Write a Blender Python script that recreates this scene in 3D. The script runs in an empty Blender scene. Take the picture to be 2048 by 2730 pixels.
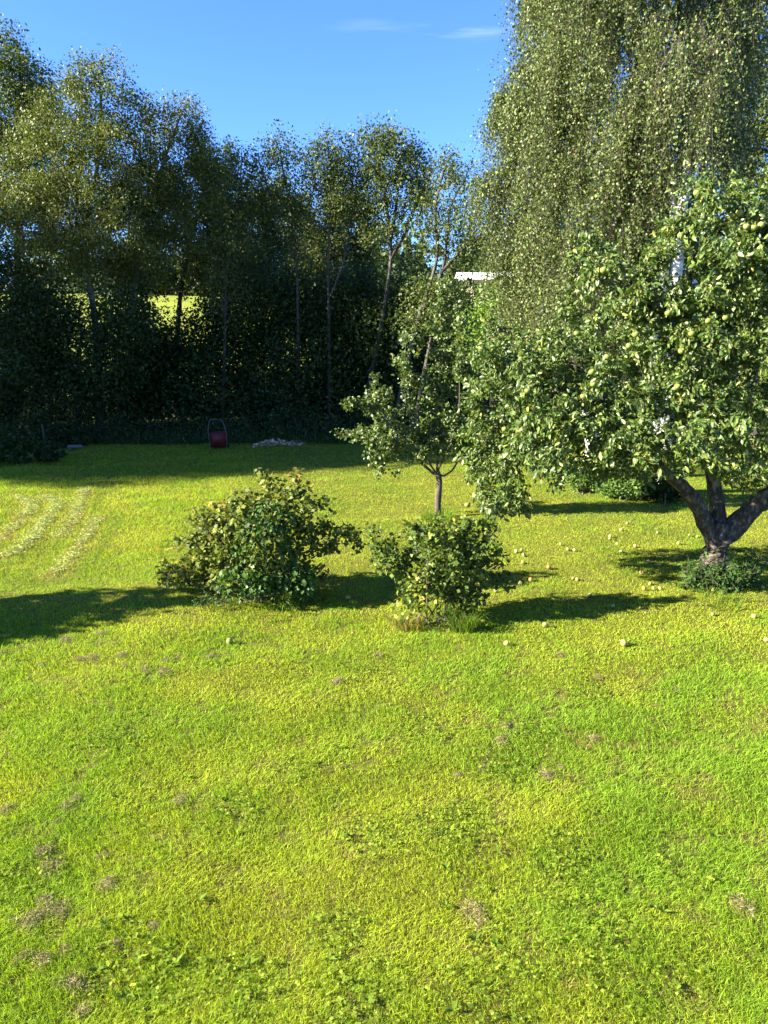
import bpy, math, random
import numpy as np
from mathutils import Vector

# ------------------------------------------------------------------ camera, sky, sun
S = bpy.context.scene
COL = S.collection
CAM_H, PITCH, FPX = 3.3, math.radians(13.4), 1950.0
cam = bpy.data.cameras.new('camera')
cam_o = bpy.data.objects.new('camera', cam)
COL.objects.link(cam_o)
S.camera = cam_o
cam.sensor_fit = 'VERTICAL'
cam.sensor_height = 36.0
cam.lens = FPX / 2730 * 36.0
cam.clip_end = 6000
cam_o.location = (0, 0, CAM_H)
cam_o.rotation_euler = (math.pi / 2 - PITCH, 0, 0)

SUN_EL = math.radians(24)
SUN_DIR = np.array([-.975 * math.cos(SUN_EL), -.22 * math.cos(SUN_EL), math.sin(SUN_EL)])
w = bpy.data.worlds.new('World')
S.world = w
w.use_nodes = True
nt = w.node_tree
sky = nt.nodes.new('ShaderNodeTexSky')
sky.sky_type = 'NISHITA'
sky.sun_disc = False
sky.sun_elevation = SUN_EL
sky.sun_rotation = math.atan2(SUN_DIR[0], SUN_DIR[1])
sky.dust_density = 0.0
sky.ozone_density = 6.0
sky.air_density = 1.0
bg = nt.nodes['Background']
bg.inputs[1].default_value = 0.063
# a thin wisp of cloud high in the sky
tc = nt.nodes.new('ShaderNodeTexCoord')
mp = nt.nodes.new('ShaderNodeMapping')
mp.inputs['Scale'].default_value = (6, 6, 60)
mp.inputs['Rotation'].default_value = (0, math.radians(-2), 0)
nz = nt.nodes.new('ShaderNodeTexNoise')
nz.inputs['Scale'].default_value = 1.0
nz.inputs['Detail'].default_value = 6
rp = nt.nodes.new('ShaderNodeMapRange')
rp.inputs['From Min'].default_value = .45
rp.inputs['From Max'].default_value = .8
def wisp(centre, rx, rz):
    sub = nt.nodes.new('ShaderNodeVectorMath'); sub.operation = 'SUBTRACT'; sub.inputs[1].default_value = centre
    mul = nt.nodes.new('ShaderNodeVectorMath'); mul.operation = 'MULTIPLY'; mul.inputs[1].default_value = (1 / rx, 1 / rx, 1 / rz)
    ln = nt.nodes.new('ShaderNodeVectorMath'); ln.operation = 'LENGTH'
    mr = nt.nodes.new('ShaderNodeMapRange'); mr.interpolation_type = 'SMOOTHSTEP'
    mr.inputs['From Min'].default_value = 1; mr.inputs['From Max'].default_value = 0
    nt.links.new(tc.outputs['Generated'], sub.inputs[0]); nt.links.new(sub.outputs[0], mul.inputs[0])
    nt.links.new(mul.outputs[0], ln.inputs[0]); nt.links.new(ln.outputs['Value'], mr.inputs[0])
    return mr
def pix_dir(px, py):
    s, c = math.sin(PITCH), math.cos(PITCH)
    a, b = (px - 1024) / FPX, (1365 - py) / FPX
    return np.array([a, c + b * s, -s + b * c])
def unit(v):
    return v / np.linalg.norm(v)
m1 = wisp(tuple(unit(pix_dir(1250, 75))), .09, .016)
m2 = wisp(tuple(unit(pix_dir(985, 78))), .06, .012)
ad = nt.nodes.new('ShaderNodeMath'); ad.operation = 'MULTIPLY_ADD'; ad.inputs[1].default_value = .35
nt.links.new(m2.outputs[0], ad.inputs[0]); nt.links.new(m1.outputs[0], ad.inputs[2])
mu = nt.nodes.new('ShaderNodeMath'); mu.operation = 'MULTIPLY'
mu2 = nt.nodes.new('ShaderNodeMath'); mu2.operation = 'MULTIPLY'; mu2.inputs[1].default_value = .8
mix = nt.nodes.new('ShaderNodeMix'); mix.data_type = 'RGBA'
tn = nt.nodes.new('ShaderNodeMix'); tn.data_type = 'RGBA'; tn.blend_type = 'MULTIPLY'; tn.inputs[0].default_value = 1; tn.inputs[7].default_value = (.62, .76, 1.1, 1)
nt.links.new(sky.outputs[0], tn.inputs[6])
nt.links.new(tc.outputs['Generated'], mp.inputs[0]); nt.links.new(mp.outputs[0], nz.inputs['Vector'])
nt.links.new(nz.outputs[0], rp.inputs[0]); nt.links.new(rp.outputs[0], mu.inputs[0]); nt.links.new(ad.outputs[0], mu.inputs[1])
nt.links.new(mu.outputs[0], mu2.inputs[0]); nt.links.new(mu2.outputs[0], mix.inputs[0])
nt.links.new(tn.outputs[2], mix.inputs[6]); mix.inputs[7].default_value = (3.2, 3.9, 4.6, 1)
nt.links.new(mix.outputs[2], bg.inputs[0])

sun = bpy.data.lights.new('sun', 'SUN')
sun.energy = 5.0
sun.angle = math.radians(.5)
sun.color = (1.0, .93, .78)
sun_o = bpy.data.objects.new('sun', sun)
COL.objects.link(sun_o)
sun_o.rotation_euler = Vector(SUN_DIR).to_track_quat('Z', 'Y').to_euler()
S.view_settings.view_transform = 'Standard'
S.view_settings.look = 'None'
S.view_settings.exposure = 2.6
S.cycles.max_bounces = 8
S.cycles.transmission_bounces = 6
S.cycles.diffuse_bounces = 3

# ------------------------------------------------------------------ helpers
RNG = np.random.default_rng(11)

def ray(px, py):
    return pix_dir(px, py)
def P(px, py, Y):                       # the point at distance Y ahead that is seen at photo pixel px, py
    d = pix_dir(px, py)
    t = Y / d[1]
    return np.array([0, 0, CAM_H]) + d * t
def G(px, py, z=0.0):                   # the point on the lawn seen at photo pixel px, py
    d = pix_dir(px, py)
    return np.array([0, 0, CAM_H]) + d * ((z - CAM_H) / d[2])
def MPP(Y):
    return Y / FPX

_lat = np.random.default_rng(5).random((256, 256))
def vnoise(x, y):
    xi = np.floor(x).astype(int); yi = np.floor(y).astype(int)
    fx = x - xi; fy = y - yi
    fx = fx * fx * (3 - 2 * fx); fy = fy * fy * (3 - 2 * fy)
    a = _lat[xi % 256, yi % 256]; b = _lat[(xi + 1) % 256, yi % 256]
    c = _lat[xi % 256, (yi + 1) % 256]; d = _lat[(xi + 1) % 256, (yi + 1) % 256]
    return (a * (1 - fx) + b * fx) * (1 - fy) + (c * (1 - fx) + d * fx) * fy
def fbm(x, y, s, o=4):
    v = 0; a = 1; t = 0
    for k in range(o):
        v = v + a * vnoise(x * s + 17.3 * k, y * s + 9.1 * k); t += a; a *= .55; s *= 2.1
    return v / t

def mesh(name, V, Fs, mat, parent=None, col=None, smooth=False, link=True):
    me = bpy.data.meshes.new(name)
    V = np.ascontiguousarray(V, dtype=np.float32)
    me.vertices.add(len(V)); me.vertices.foreach_set('co', V.ravel())
    idx = np.concatenate([np.asarray(f, dtype=np.int32).ravel() for f in Fs])
    cnt = np.concatenate([np.full(len(f), np.asarray(f).shape[1], dtype=np.int32) for f in Fs])
    st = np.concatenate([[0], np.cumsum(cnt)[:-1]]).astype(np.int32)
    me.loops.add(len(idx)); me.loops.foreach_set('vertex_index', idx)
    me.polygons.add(len(cnt)); me.polygons.foreach_set('loop_start', st)
    if smooth:
        me.polygons.foreach_set('use_smooth', np.ones(len(cnt), dtype=bool))
    me.update(calc_edges=True)
    if col is not None:
        ca = me.color_attributes.new('Col', 'FLOAT_COLOR', 'POINT')
        c4 = np.ones((len(V), 4), dtype=np.float32); c4[:, :3] = col
        ca.data.foreach_set('color', c4.ravel())
    if mat is not None:
        me.materials.append(mat)
    ob = bpy.data.objects.new(name, me)
    if link:
        COL.objects.link(ob)
    if parent is not None:
        ob.parent = parent
    return ob

def tag(o, label=None, cat=None, group=None, kind=None):
    if label: o['label'] = label
    if cat: o['category'] = cat
    if group: o['group'] = group
    if kind: o['kind'] = kind
    return o
def empty(name, loc, label, cat, group=None):
    o = bpy.data.objects.new(name, None)
    o.empty_display_size = .2
    o.location = tuple(loc)
    COL.objects.link(o)
    return tag(o, label, cat, group)
def copy_tree(o, parent=None, loc=None, rz=None, sc=None, label=None):
    c = o.copy(); COL.objects.link(c)
    if parent is not None: c.parent = parent
    for ch in [x for x in bpy.data.objects if x.parent == o]:
        copy_tree(ch, c)
    if loc is not None: c.location = tuple(loc)
    if rz is not None: c.rotation_euler = (0, 0, rz)
    if sc is not None: c.scale = (sc, sc, sc) if not hasattr(sc, '__len__') else sc
    if label: c['label'] = label
    return c

# ------------------------------------------------------------------ materials
def nodes(name):
    m = bpy.data.materials.new(name); m.use_nodes = True
    return m, m.node_tree, m.node_tree.nodes['Principled BSDF']

def leaf_mat(name, rough=.45, transl=.28, spec=.5, tint=(1.25, 1.35, .55), bump=True):
    m, t, b = nodes(name)
    at = t.nodes.new('ShaderNodeAttribute'); at.attribute_name = 'Col'
    out = t.nodes['Material Output']
    t.links.new(at.outputs['Color'], b.inputs['Base Color'])
    b.inputs['Roughness'].default_value = rough
    b.inputs['Specular IOR Level'].default_value = spec
    tr = t.nodes.new('ShaderNodeBsdfTranslucent')
    mul = t.nodes.new('ShaderNodeMix'); mul.data_type = 'RGBA'; mul.blend_type = 'MULTIPLY'; mul.inputs[0].default_value = 1
    t.links.new(at.outputs['Color'], mul.inputs[6]); mul.inputs[7].default_value = (*tint, 1)
    t.links.new(mul.outputs[2], tr.inputs['Color'])
    mx = t.nodes.new('ShaderNodeMixShader'); mx.inputs[0].default_value = transl
    t.links.new(b.outputs[0], mx.inputs[1]); t.links.new(tr.outputs[0], mx.inputs[2])
    t.links.new(mx.outputs[0], out.inputs[0])
    return m

def noise_mat(name, c1, c2, scale, rough=.85, bump=.4, stretch=(1, 1, 1), c3=None, spec=.3):
    m, t, b = nodes(name)
    tcn = t.nodes.new('ShaderNodeTexCoord'); mpn = t.nodes.new('ShaderNodeMapping'); mpn.inputs['Scale'].default_value = stretch
    n = t.nodes.new('ShaderNodeTexNoise'); n.inputs['Scale'].default_value = scale; n.inputs['Detail'].default_value = 8; n.inputs['Roughness'].default_value = .65
    r = t.nodes.new('ShaderNodeValToRGB')
    r.color_ramp.elements[0].position = .35; r.color_ramp.elements[0].color = (*c1, 1)
    r.color_ramp.elements[1].position = .66; r.color_ramp.elements[1].color = (*c2, 1)
    if c3:
        e = r.color_ramp.elements.new(.52); e.color = (*c3, 1)
    bp = t.nodes.new('ShaderNodeBump'); bp.inputs['Strength'].default_value = bump; bp.inputs['Distance'].default_value = .02
    t.links.new(tcn.outputs['Object'], mpn.inputs[0]); t.links.new(mpn.outputs[0], n.inputs['Vector'])
    t.links.new(n.outputs[0], r.inputs[0]); t.links.new(r.outputs[0], b.inputs['Base Color'])
    t.links.new(n.outputs[0], bp.inputs['Height']); t.links.new(bp.outputs[0], b.inputs['Normal'])
    b.inputs['Roughness'].default_value = rough; b.inputs['Specular IOR Level'].default_value = spec
    return m

M = {}
M['leaf'] = leaf_mat('tree_leaves', .55, .25, .28)
M['apple_leaf'] = leaf_mat('apple_leaves', .45, .25, .4)
M['birch_leaf'] = leaf_mat('birch_leaves', .5, .25, .3)
M['bush_leaf'] = leaf_mat('bush_leaves', .55, .3, .22)
M['grass'] = leaf_mat('grass_blades', .6, .45, .1, (1.3, 1.25, .3))
M['clover'] = leaf_mat('clover_leaves', .65, .35, .1)
M['dry'] = leaf_mat('dry_grass', .8, .2, .2, (1, 1, 1))
M['bark'] = noise_mat('grey_bark', (.03, .025, .02), (.085, .08, .068), 14, stretch=(1, 1, .25), c3=(.07, .058, .045))
M['pale_bark'] = noise_mat('pale_bark', (.06, .055, .05), (.24, .22, .19), 10, stretch=(1, 1, .4), c3=(.15, .135, .115))
M['apple_bark'] = noise_mat('apple_bark', (.02, .015, .011), (.2, .17, .13), 16, bump=.9, stretch=(1, 1, .5), c3=(.06, .047, .036))
M['plum_bark'] = noise_mat('young_bark', (.035, .025, .018), (.13, .10, .075), 30, stretch=(1, 1, .2), c3=(.075, .057, .043))
M['birch_bark'] = noise_mat('birch_bark', (.03, .03, .03), (.75, .73, .68), 5, stretch=(.6, .6, 2.2), c3=(.62, .6, .56))
M['stem'] = noise_mat('bush_stem', (.05, .035, .025), (.16, .12, .085), 40, stretch=(1, 1, .3))
M['soil'] = None

# ------------------------------------------------------------------ tubes and trees
class Tubes:
    def __init__(s): s.V = []; s.F = []; s.n = 0
    def add(s, pts, rad, k=6, wob=0.0, rng=None, cap=False):
        pts = np.asarray(pts, float); rad = np.asarray(rad, float); m = len(pts)
        t = np.gradient(pts, axis=0); t /= np.linalg.norm(t, axis=1)[:, None] + 1e-9
        ref = np.array([.31, .87, .12]) if abs(np.mean(t[:, 2])) > .6 else np.array([.1, .15, 1.])
        a = ref[None] - t * (t @ ref)[:, None]; a /= np.linalg.norm(a, axis=1)[:, None]
        b = np.cross(t, a)
        an = np.linspace(0, 2 * np.pi, k, endpoint=False)
        rr = rad[:, None] * np.ones(k)[None]
        if wob and rng is not None:
            rr = rr * (1 + wob * rng.normal(size=(m, k)))
        R = pts[:, None] + a[:, None] * (np.cos(an)[None] * rr)[..., None] + b[:, None] * (np.sin(an)[None] * rr)[..., None]
        s.V.append(R.reshape(-1, 3))
        i = np.arange(m - 1)[:, None] * k; j = np.arange(k)[None]; j2 = (np.arange(k)[None] + 1) % k
        q = np.stack([i + j, i + j2, i + k + j2, i + k + j], -1).reshape(-1, 4) + s.n
        s.F.append(q); s.n += m * k
        if cap:
            s.V.append(pts[-1:]); c = s.n; s.n += 1
            jj = np.arange(k); base = c - k
            s.F.append(np.stack([base + jj, base + (jj + 1) % k, np.full(k, c), np.full(k, c)], -1)[:, :4])
    def build(s, name, mat, parent=None, base=(0, 0, 0), link=True):
        V = np.concatenate(s.V) - np.asarray(base)
        return mesh(name, V, [np.concatenate(s.F)], mat, parent, smooth=True, link=link)

def resample(pts, step):
    pts = np.asarray(pts, float)
    # Catmull-Rom through the points
    out = []
    n = len(pts)
    for i in range(n - 1):
        p0 = pts[max(i - 1, 0)]; p1 = pts[i]; p2 = pts[i + 1]; p3 = pts[min(i + 2, n - 1)]
        m = max(1, int(np.linalg.norm(p2 - p1) / step))
        for u in np.arange(m) / m:
            out.append(.5 * ((2 * p1) + (-p0 + p2) * u + (2 * p0 - 5 * p1 + 4 * p2 - p3) * u * u + (-p0 + 3 * p1 - 3 * p2 + p3) * u ** 3))
    out.append(pts[-1])
    return np.array(out)

LEAF = {}
def _lt(v, f): return np.array(v, float), np.array(f)
LEAF['diamond'] = _lt([(0, 0, 0), (.5, .33, .06), (1, 0, 0), (.45, -.33, .06)], [(0, 1, 2), (0, 2, 3)])
LEAF['oval'] = _lt([(0, 0, 0), (.33, 0, .03), (.7, 0, .02), (1, 0, -.1), (.25, .21, .10), (.66, .23, .09), (.25, -.21, .10), (.66, -.23, .09)],
                   [(0, 1, 4), (1, 5, 4), (1, 2, 5), (2, 3, 5), (0, 6, 1), (1, 6, 7), (1, 7, 2), (2, 7, 3)])
LEAF['lobed'] = _lt([(0, 0, 0), (.42, 0, .05), (.02, .32, .04), (.25, .30, .0), (.42, .55, .06), (.62, .28, .02), (1, 0, -.08), (.62, -.28, .02), (.42, -.55, .06), (.25, -.30, .0), (.02, -.32, .04)],
                    [(1, 0, 2)[::-1], (1, 2, 3)[::-1], (1, 3, 4)[::-1], (1, 4, 5)[::-1], (1, 5, 6)[::-1], (1, 6, 7)[::-1], (1, 7, 8)[::-1], (1, 8, 9)[::-1], (1, 9, 10)[::-1], (1, 10, 0)[::-1]])
LEAF['lance'] = _lt([(0, 0, 0), (.4, .13, .05), (1, 0, -.12), (.4, -.13, .05), (.4, 0, .0)], [(0, 4, 1), (4, 2, 1), (0, 3, 4), (4, 3, 2)])

def leaf_geo(pos, d, nrm, size, kind, cols, width=1.0):
    T, F = LEAF[kind]
    n = len(pos); k = len(T)
    d = d / (np.linalg.norm(d, axis=1)[:, None] + 1e-9)
    nrm = nrm - d * np.sum(nrm * d, 1)[:, None]
    nrm /= np.linalg.norm(nrm, axis=1)[:, None] + 1e-9
    s = np.cross(nrm, d)
    sz = np.asarray(size)[:, None, None]
    V = pos[:, None] + sz * (T[None, :, 0:1] * d[:, None] + width * T[None, :, 1:2] * s[:, None] + T[None, :, 2:3] * nrm[:, None])
    FF = (F[None] + (np.arange(n) * k)[:, None, None]).reshape(-1, 3)
    C = np.repeat(cols, k, axis=0)
    return V.reshape(-1, 3), FF, C

def pick_cols(n, pal, rng, var=.18):
    pal = np.array(pal, float)
    w_ = pal[:, 3] / pal[:, 3].sum()
    c = pal[rng.choice(len(pal), n, p=w_), :3]
    return np.clip(c * (1 + var * rng.normal(size=(n, 1))), .004, .95)

class Skel:
    def __init__(s, cap=40000):
        s.p = np.zeros((cap, 3)); s.par = np.full(cap, -1); s.d = np.zeros((cap, 3)); s.L = np.zeros(cap)
        s.att = np.ones(cap, bool); s.fix = np.zeros(cap); s.n = 0
    def add(s, p, par, att=True, fix=0.0):
        i = s.n; s.p[i] = p; s.par[i] = par; s.att[i] = att; s.fix[i] = fix
        if par >= 0:
            v = p - s.p[par]; l = np.linalg.norm(v); s.d[i] = v / (l + 1e-9); s.L[i] = s.L[par] + l
        else:
            s.d[i] = (0, 0, 1)
        s.n += 1
        return i
    def trunk(s, pts, r0, r1, step, att_from=0.0, parent=-1):
        q = resample(pts, step); m = len(q)
        for k in range(m):
            if k == 0 and parent >= 0:
                continue
            u = k / (m - 1)
            parent = s.add(q[k], parent, u >= att_from, r0 + (r1 - r0) * u ** .8)
        return parent
    def nearest(s, p):
        return int(np.argmin(np.linalg.norm(s.p[:s.n] - p, axis=1)))
    def grow(s, targets, rng, step=.25, jit=.04, up=.25, kl=.12, stiff=.45):
        base = s.p[:s.n][s.att[:s.n]]
        dd = np.array([np.min(np.linalg.norm(base - t, axis=1)) for t in targets])
        tips = []
        for t in targets[np.argsort(dd)]:
            n = s.n
            v = t - s.p[:n]; L = np.linalg.norm(v, axis=1) + 1e-6
            cs = np.sum(v * s.d[:n], 1) / L
            cost = L * (1.25 - .5 * cs) + kl * s.L[:n]
            cost[~s.att[:n]] = 1e9
            q = int(np.argmin(cost))
            dist = L[q]
            m = max(1, int(round(dist / step)))
            c = s.p[q] + (s.d[q] * .6 + np.array([0, 0, up])) * dist * stiff
            par = q
            for u in np.arange(1, m + 1) / m:
                x = (1 - u) ** 2 * s.p[q] + 2 * u * (1 - u) * c + u * u * t
                if u < 1: x = x + rng.normal(size=3) * jit
                par = s.add(x, par)
            tips.append(par)
        return np.array(tips)
    def radii(s, tip=.004, e=2.3):
        n = s.n; acc = np.zeros(n); r = np.zeros(n)
        kids = np.zeros(n, int)
        for i in range(n - 1, -1, -1):
            if kids[i] == 0: acc[i] = tip ** e
            r[i] = acc[i] ** (1 / e)
            if s.par[i] >= 0: acc[s.par[i]] += acc[i]; kids[s.par[i]] += 1
        s.kids = kids
        f = s.fix[:n]
        r = np.where(f > 0, f, r)
        # a branch is never thicker than what carries it
        for i in range(n):
            q = s.par[i]
            if q >= 0 and f[i] == 0: r[i] = min(r[i], r[q] * .92)
        s.r = r
        return r
    def tubes(s, T, rmin=0.0, wob=0.0, rng=None, kmax=10, rtop=9.0):
        n = s.n; done = np.zeros(n, bool)
        order = np.argsort(-s.L[:n])
        has = s.kids[:n] == 0
        for i in order:
            if not has[i]: continue
            ch = [i]; j = i; done[i] = True
            while s.par[j] >= 0:
                j = s.par[j]; ch.append(j)
                if done[j]: break
                done[j] = True
            ch = ch[::-1]
            r = s.r[ch].copy()
            if len(ch) > 2 and s.par[ch[0]] >= 0: r[0] = min(r[0], r[1] * 1.15)
            keep = (r > rmin) & (r <= rtop)
            if keep.sum() < 2: continue
            ch = np.array(ch)[keep]; r = r[keep]
            k = kmax if r[0] > .05 else (6 if r[0] > .015 else (4 if r[0] > .006 else 3))
            T.add(s.p[ch], r, k, wob if r[0] > .04 else 0, rng)

def ell_targets(ells, n, rng, shell=.5):
    """ells: (centre xyz, radii xyz)"""
    vol = np.array([e[1][0] * e[1][1] * e[1][2] for e in ells]) ** .62
    k = rng.choice(len(ells), n, p=vol / vol.sum())
    v = rng.normal(size=(n, 3)); v /= np.linalg.norm(v, axis=1)[:, None]
    r = rng.random(n) ** (1 / 3 * (1 - shell * .6))
    c = np.array([e[0] for e in ells])[k]; R = np.array([e[1] for e in ells])[k]
    return c + v * R * r[:, None]

def pix_ells(lst, Y, dr=1.0):
    """(px, py, rx, ry[, dY[, depth radius]]) in photo pixels at distance Y -> ellipsoids in metres"""
    out = []
    for e in lst:
        y = Y + (e[4] if len(e) > 4 else 0)
        s = MPP(y)
        c = P(e[0], e[1], y)
        rx, rz = e[2] * s, e[3] * s
        out.append((c, (rx, e[5] if len(e) > 5 else rx * dr, rz)))
    return out

def leaves_on(sk, n, rng, size, pal, kind, rc=.1, rmax=.02, droop=.3, flat=.8, szvar=.25, tipbias=1.0, var=.18, zmin=None, width=1.0):
    m = sk.n
    cand = np.where((sk.r[:m] < rmax) & (sk.par[:m] >= 0))[0]
    wt = np.where(sk.kids[cand] == 0, 1 + tipbias, 1.0)
    i = rng.choice(cand, n, p=wt / wt.sum())
    u = rng.random(n)[:, None]
    pos = sk.p[i] * u + sk.p[sk.par[i]] * (1 - u)
    tipm = (sk.kids[i] == 0)[:, None]
    pos = pos + np.clip(rng.normal(size=(n, 3)), -1.5, 1.5) * rc * np.where(tipm, 1.1, .75)
    if zmin is not None:
        pos[:, 2] = np.maximum(pos[:, 2], zmin + rng.random(n) * .1)
    d = sk.d[i] * .6 + rng.normal(size=(n, 3)) * .8 + np.array([0, 0, -droop])
    nr = np.array([0, 0, flat]) + rng.normal(size=(n, 3)) * .6
    sz = size * np.clip(1 + szvar * rng.normal(size=n), .4, 1.8)
    return leaf_geo(pos, d, nr, sz, kind, pick_cols(n, pal, rng, var), width), pos

class Leaves:
    def __init__(s): s.V = []; s.F = []; s.C = []; s.n = 0
    def add(s, g):
        V, F, C = g
        s.V.append(V); s.F.append(F + s.n); s.C.append(C); s.n += len(V)
    def build(s, name, mat, parent=None, base=(0, 0, 0), link=True):
        return mesh(name, np.concatenate(s.V) - np.asarray(base), [np.concatenate(s.F)], mat, parent, np.concatenate(s.C), link=link)

# ------------------------------------------------------------------ ground
def ground_z(x, y):
    x = np.asarray(x, float); y = np.asarray(y, float)
    und = ((fbm(x + 40, y + 40, .35, 3) - .5) * .10 + (fbm(x + 90, y + 15, 1.5, 2) - .5) * .05) * np.clip((30 - np.hypot(x, y)) / 10, 0, 1)
    r = np.clip(y - 31, 0, 56) * .14
    far = np.clip(y - 87, 0, 400) * .012
    return und + r + far + (fbm(x + 300, y + 300, .03, 3) - .5) * 2.0 * np.clip((y - 34) / 40, 0, 1)
gx = np.concatenate([-np.geomspace(1800, 22, 30), np.linspace(-20, 20, 241), np.geomspace(22, 1800, 30)])
gy = np.concatenate([-np.geomspace(1800, 2, 24), np.linspace(0, 32, 193), np.linspace(33, 100, 60), np.geomspace(104, 2400, 30)])
XX, YY = np.meshgrid(gx, gy, indexing='ij')
ny = len(gy); ii = (np.arange(len(gx) - 1)[:, None] * ny + np.arange(ny - 1)[None]).ravel()
gm, t, b = nodes('lawn_soil')
geo = t.nodes.new('ShaderNodeNewGeometry')
def cramp(scale, stops, detail=6):
    n = t.nodes.new('ShaderNodeTexNoise'); n.inputs['Scale'].default_value = scale; n.inputs['Detail'].default_value = detail
    r = t.nodes.new('ShaderNodeValToRGB')
    while len(r.color_ramp.elements) < len(stops): r.color_ramp.elements.new(.5)
    for e, (p, c) in zip(r.color_ramp.elements, stops): e.position = p; e.color = (*c, 1)
    t.links.new(geo.outputs['Position'], n.inputs['Vector']); t.links.new(n.outputs[0], r.inputs[0])
    return r, n
r1, n1 = cramp(9, [(.3, (.05, .045, .014)), (.5, (.10, .10, .016)), (.72, (.11, .135, .016))])
r2, n2 = cramp(.5, [(.3, (.13, .17, .018)), (.6, (.2, .22, .03))])
sx = t.nodes.new('ShaderNodeSeparateXYZ'); t.links.new(geo.outputs['Position'], sx.inputs[0])
mr = t.nodes.new('ShaderNodeMapRange'); mr.inputs['From Min'].default_value = 34; mr.inputs['From Max'].default_value = 42
t.links.new(sx.outputs['Y'], mr.inputs[0])
mxx = t.nodes.new('ShaderNodeMix'); mxx.data_type = 'RGBA'
t.links.new(mr.outputs[0], mxx.inputs[0]); t.links.new(r1.outputs[0], mxx.inputs[6]); t.links.new(r2.outputs[0], mxx.inputs[7])
t.links.new(mxx.outputs[2], b.inputs['Base Color']); b.inputs['Roughness'].default_value = .95; b.inputs['Specular IOR Level'].default_value = .1
bp = t.nodes.new('ShaderNodeBump'); bp.inputs['Strength'].default_value = .6; bp.inputs['Distance'].default_value = .03
t.links.new(n1.outputs[0], bp.inputs['Height']); t.links.new(bp.outputs[0], b.inputs['Normal'])
ground = mesh('ground', np.stack([XX.ravel(), YY.ravel(), ground_z(XX.ravel(), YY.ravel())], 1),
              [np.stack([ii, ii + ny, ii + ny + 1, ii + 1], 1)], gm, smooth=True)
tag(ground, kind='structure')

# ------------------------------------------------------------------ lawn grass
# rows of raked clippings, as polylines on the lawn
ROWS = [[(0, 1442), (54, 1384), (87, 1348), (47, 1323)],
        [(0, 1489), (69, 1450), (108, 1406), (137, 1370), (155, 1341), (116, 1323)],
        [(228, 1305), (210, 1341), (195, 1388), (155, 1431)],
        [(260, 1381), (235, 1417), (213, 1453), (177, 1497), (145, 1529)]]
ROWP = [resample(np.array([G(*q) for q in r]), .06) for r in ROWS]
def row_dist(x, y):
    d = np.full(len(x), 9.0)
    for r in ROWP:
        for q in r[::3]:
            d = np.minimum(d, np.hypot(x - q[0], y - q[1]))
    return d
SPOTS = [(1250, 2200, .32), (1000, 2240, .25), (1180, 2230, .3), (320, 2580, .3), (480, 2620, .25), (660, 2620, .25), (1450, 2490, .4), (1560, 2380, .3),
         (1400, 1950, .25), (1500, 2300, .25), (1130, 1940, .3), (780, 2060, .2), (1340, 2050, .25), (900, 2480, .2), (620, 2160, .2), (1840, 2330, .25), (60, 2360, .3), (1700, 2600, .4), (980, 2660, .3), (1300, 2660, .3), (1560, 1850, .3), (1000, 1780, .3), (300, 1980, .25)]
SPOTP = np.array([[*G(a, b_)[:2], r] for a, b_, r in SPOTS])
TRK = [resample(np.array([G(*q) for q in r]), .1) for r in ([(1000, 1985), (1130, 1945), (1330, 1890), (1600, 1805), (1700, 1770)], [(880, 2060), (1250, 1960), (1480, 1880)], [(1180, 1850), (1400, 1790), (1560, 1740)])]
def track_dist(x, y):
    d = np.full(len(x), 9.0)
    for r in TRK:
        for q in r[::2]:
            d = np.minimum(d, np.hypot(x - q[0], y - q[1]))
    return d + .12 * np.abs(fbm(x, y, 3.0, 2) - .5) * 4
def spot_mask(x, y):
    m = np.zeros(len(x))
    for sx_, sy_, r in SPOTP:
        m = np.maximum(m, np.clip(1.25 - np.hypot((x - sx_), (y - sy_)) / r, 0, 1))
    return m
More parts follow.
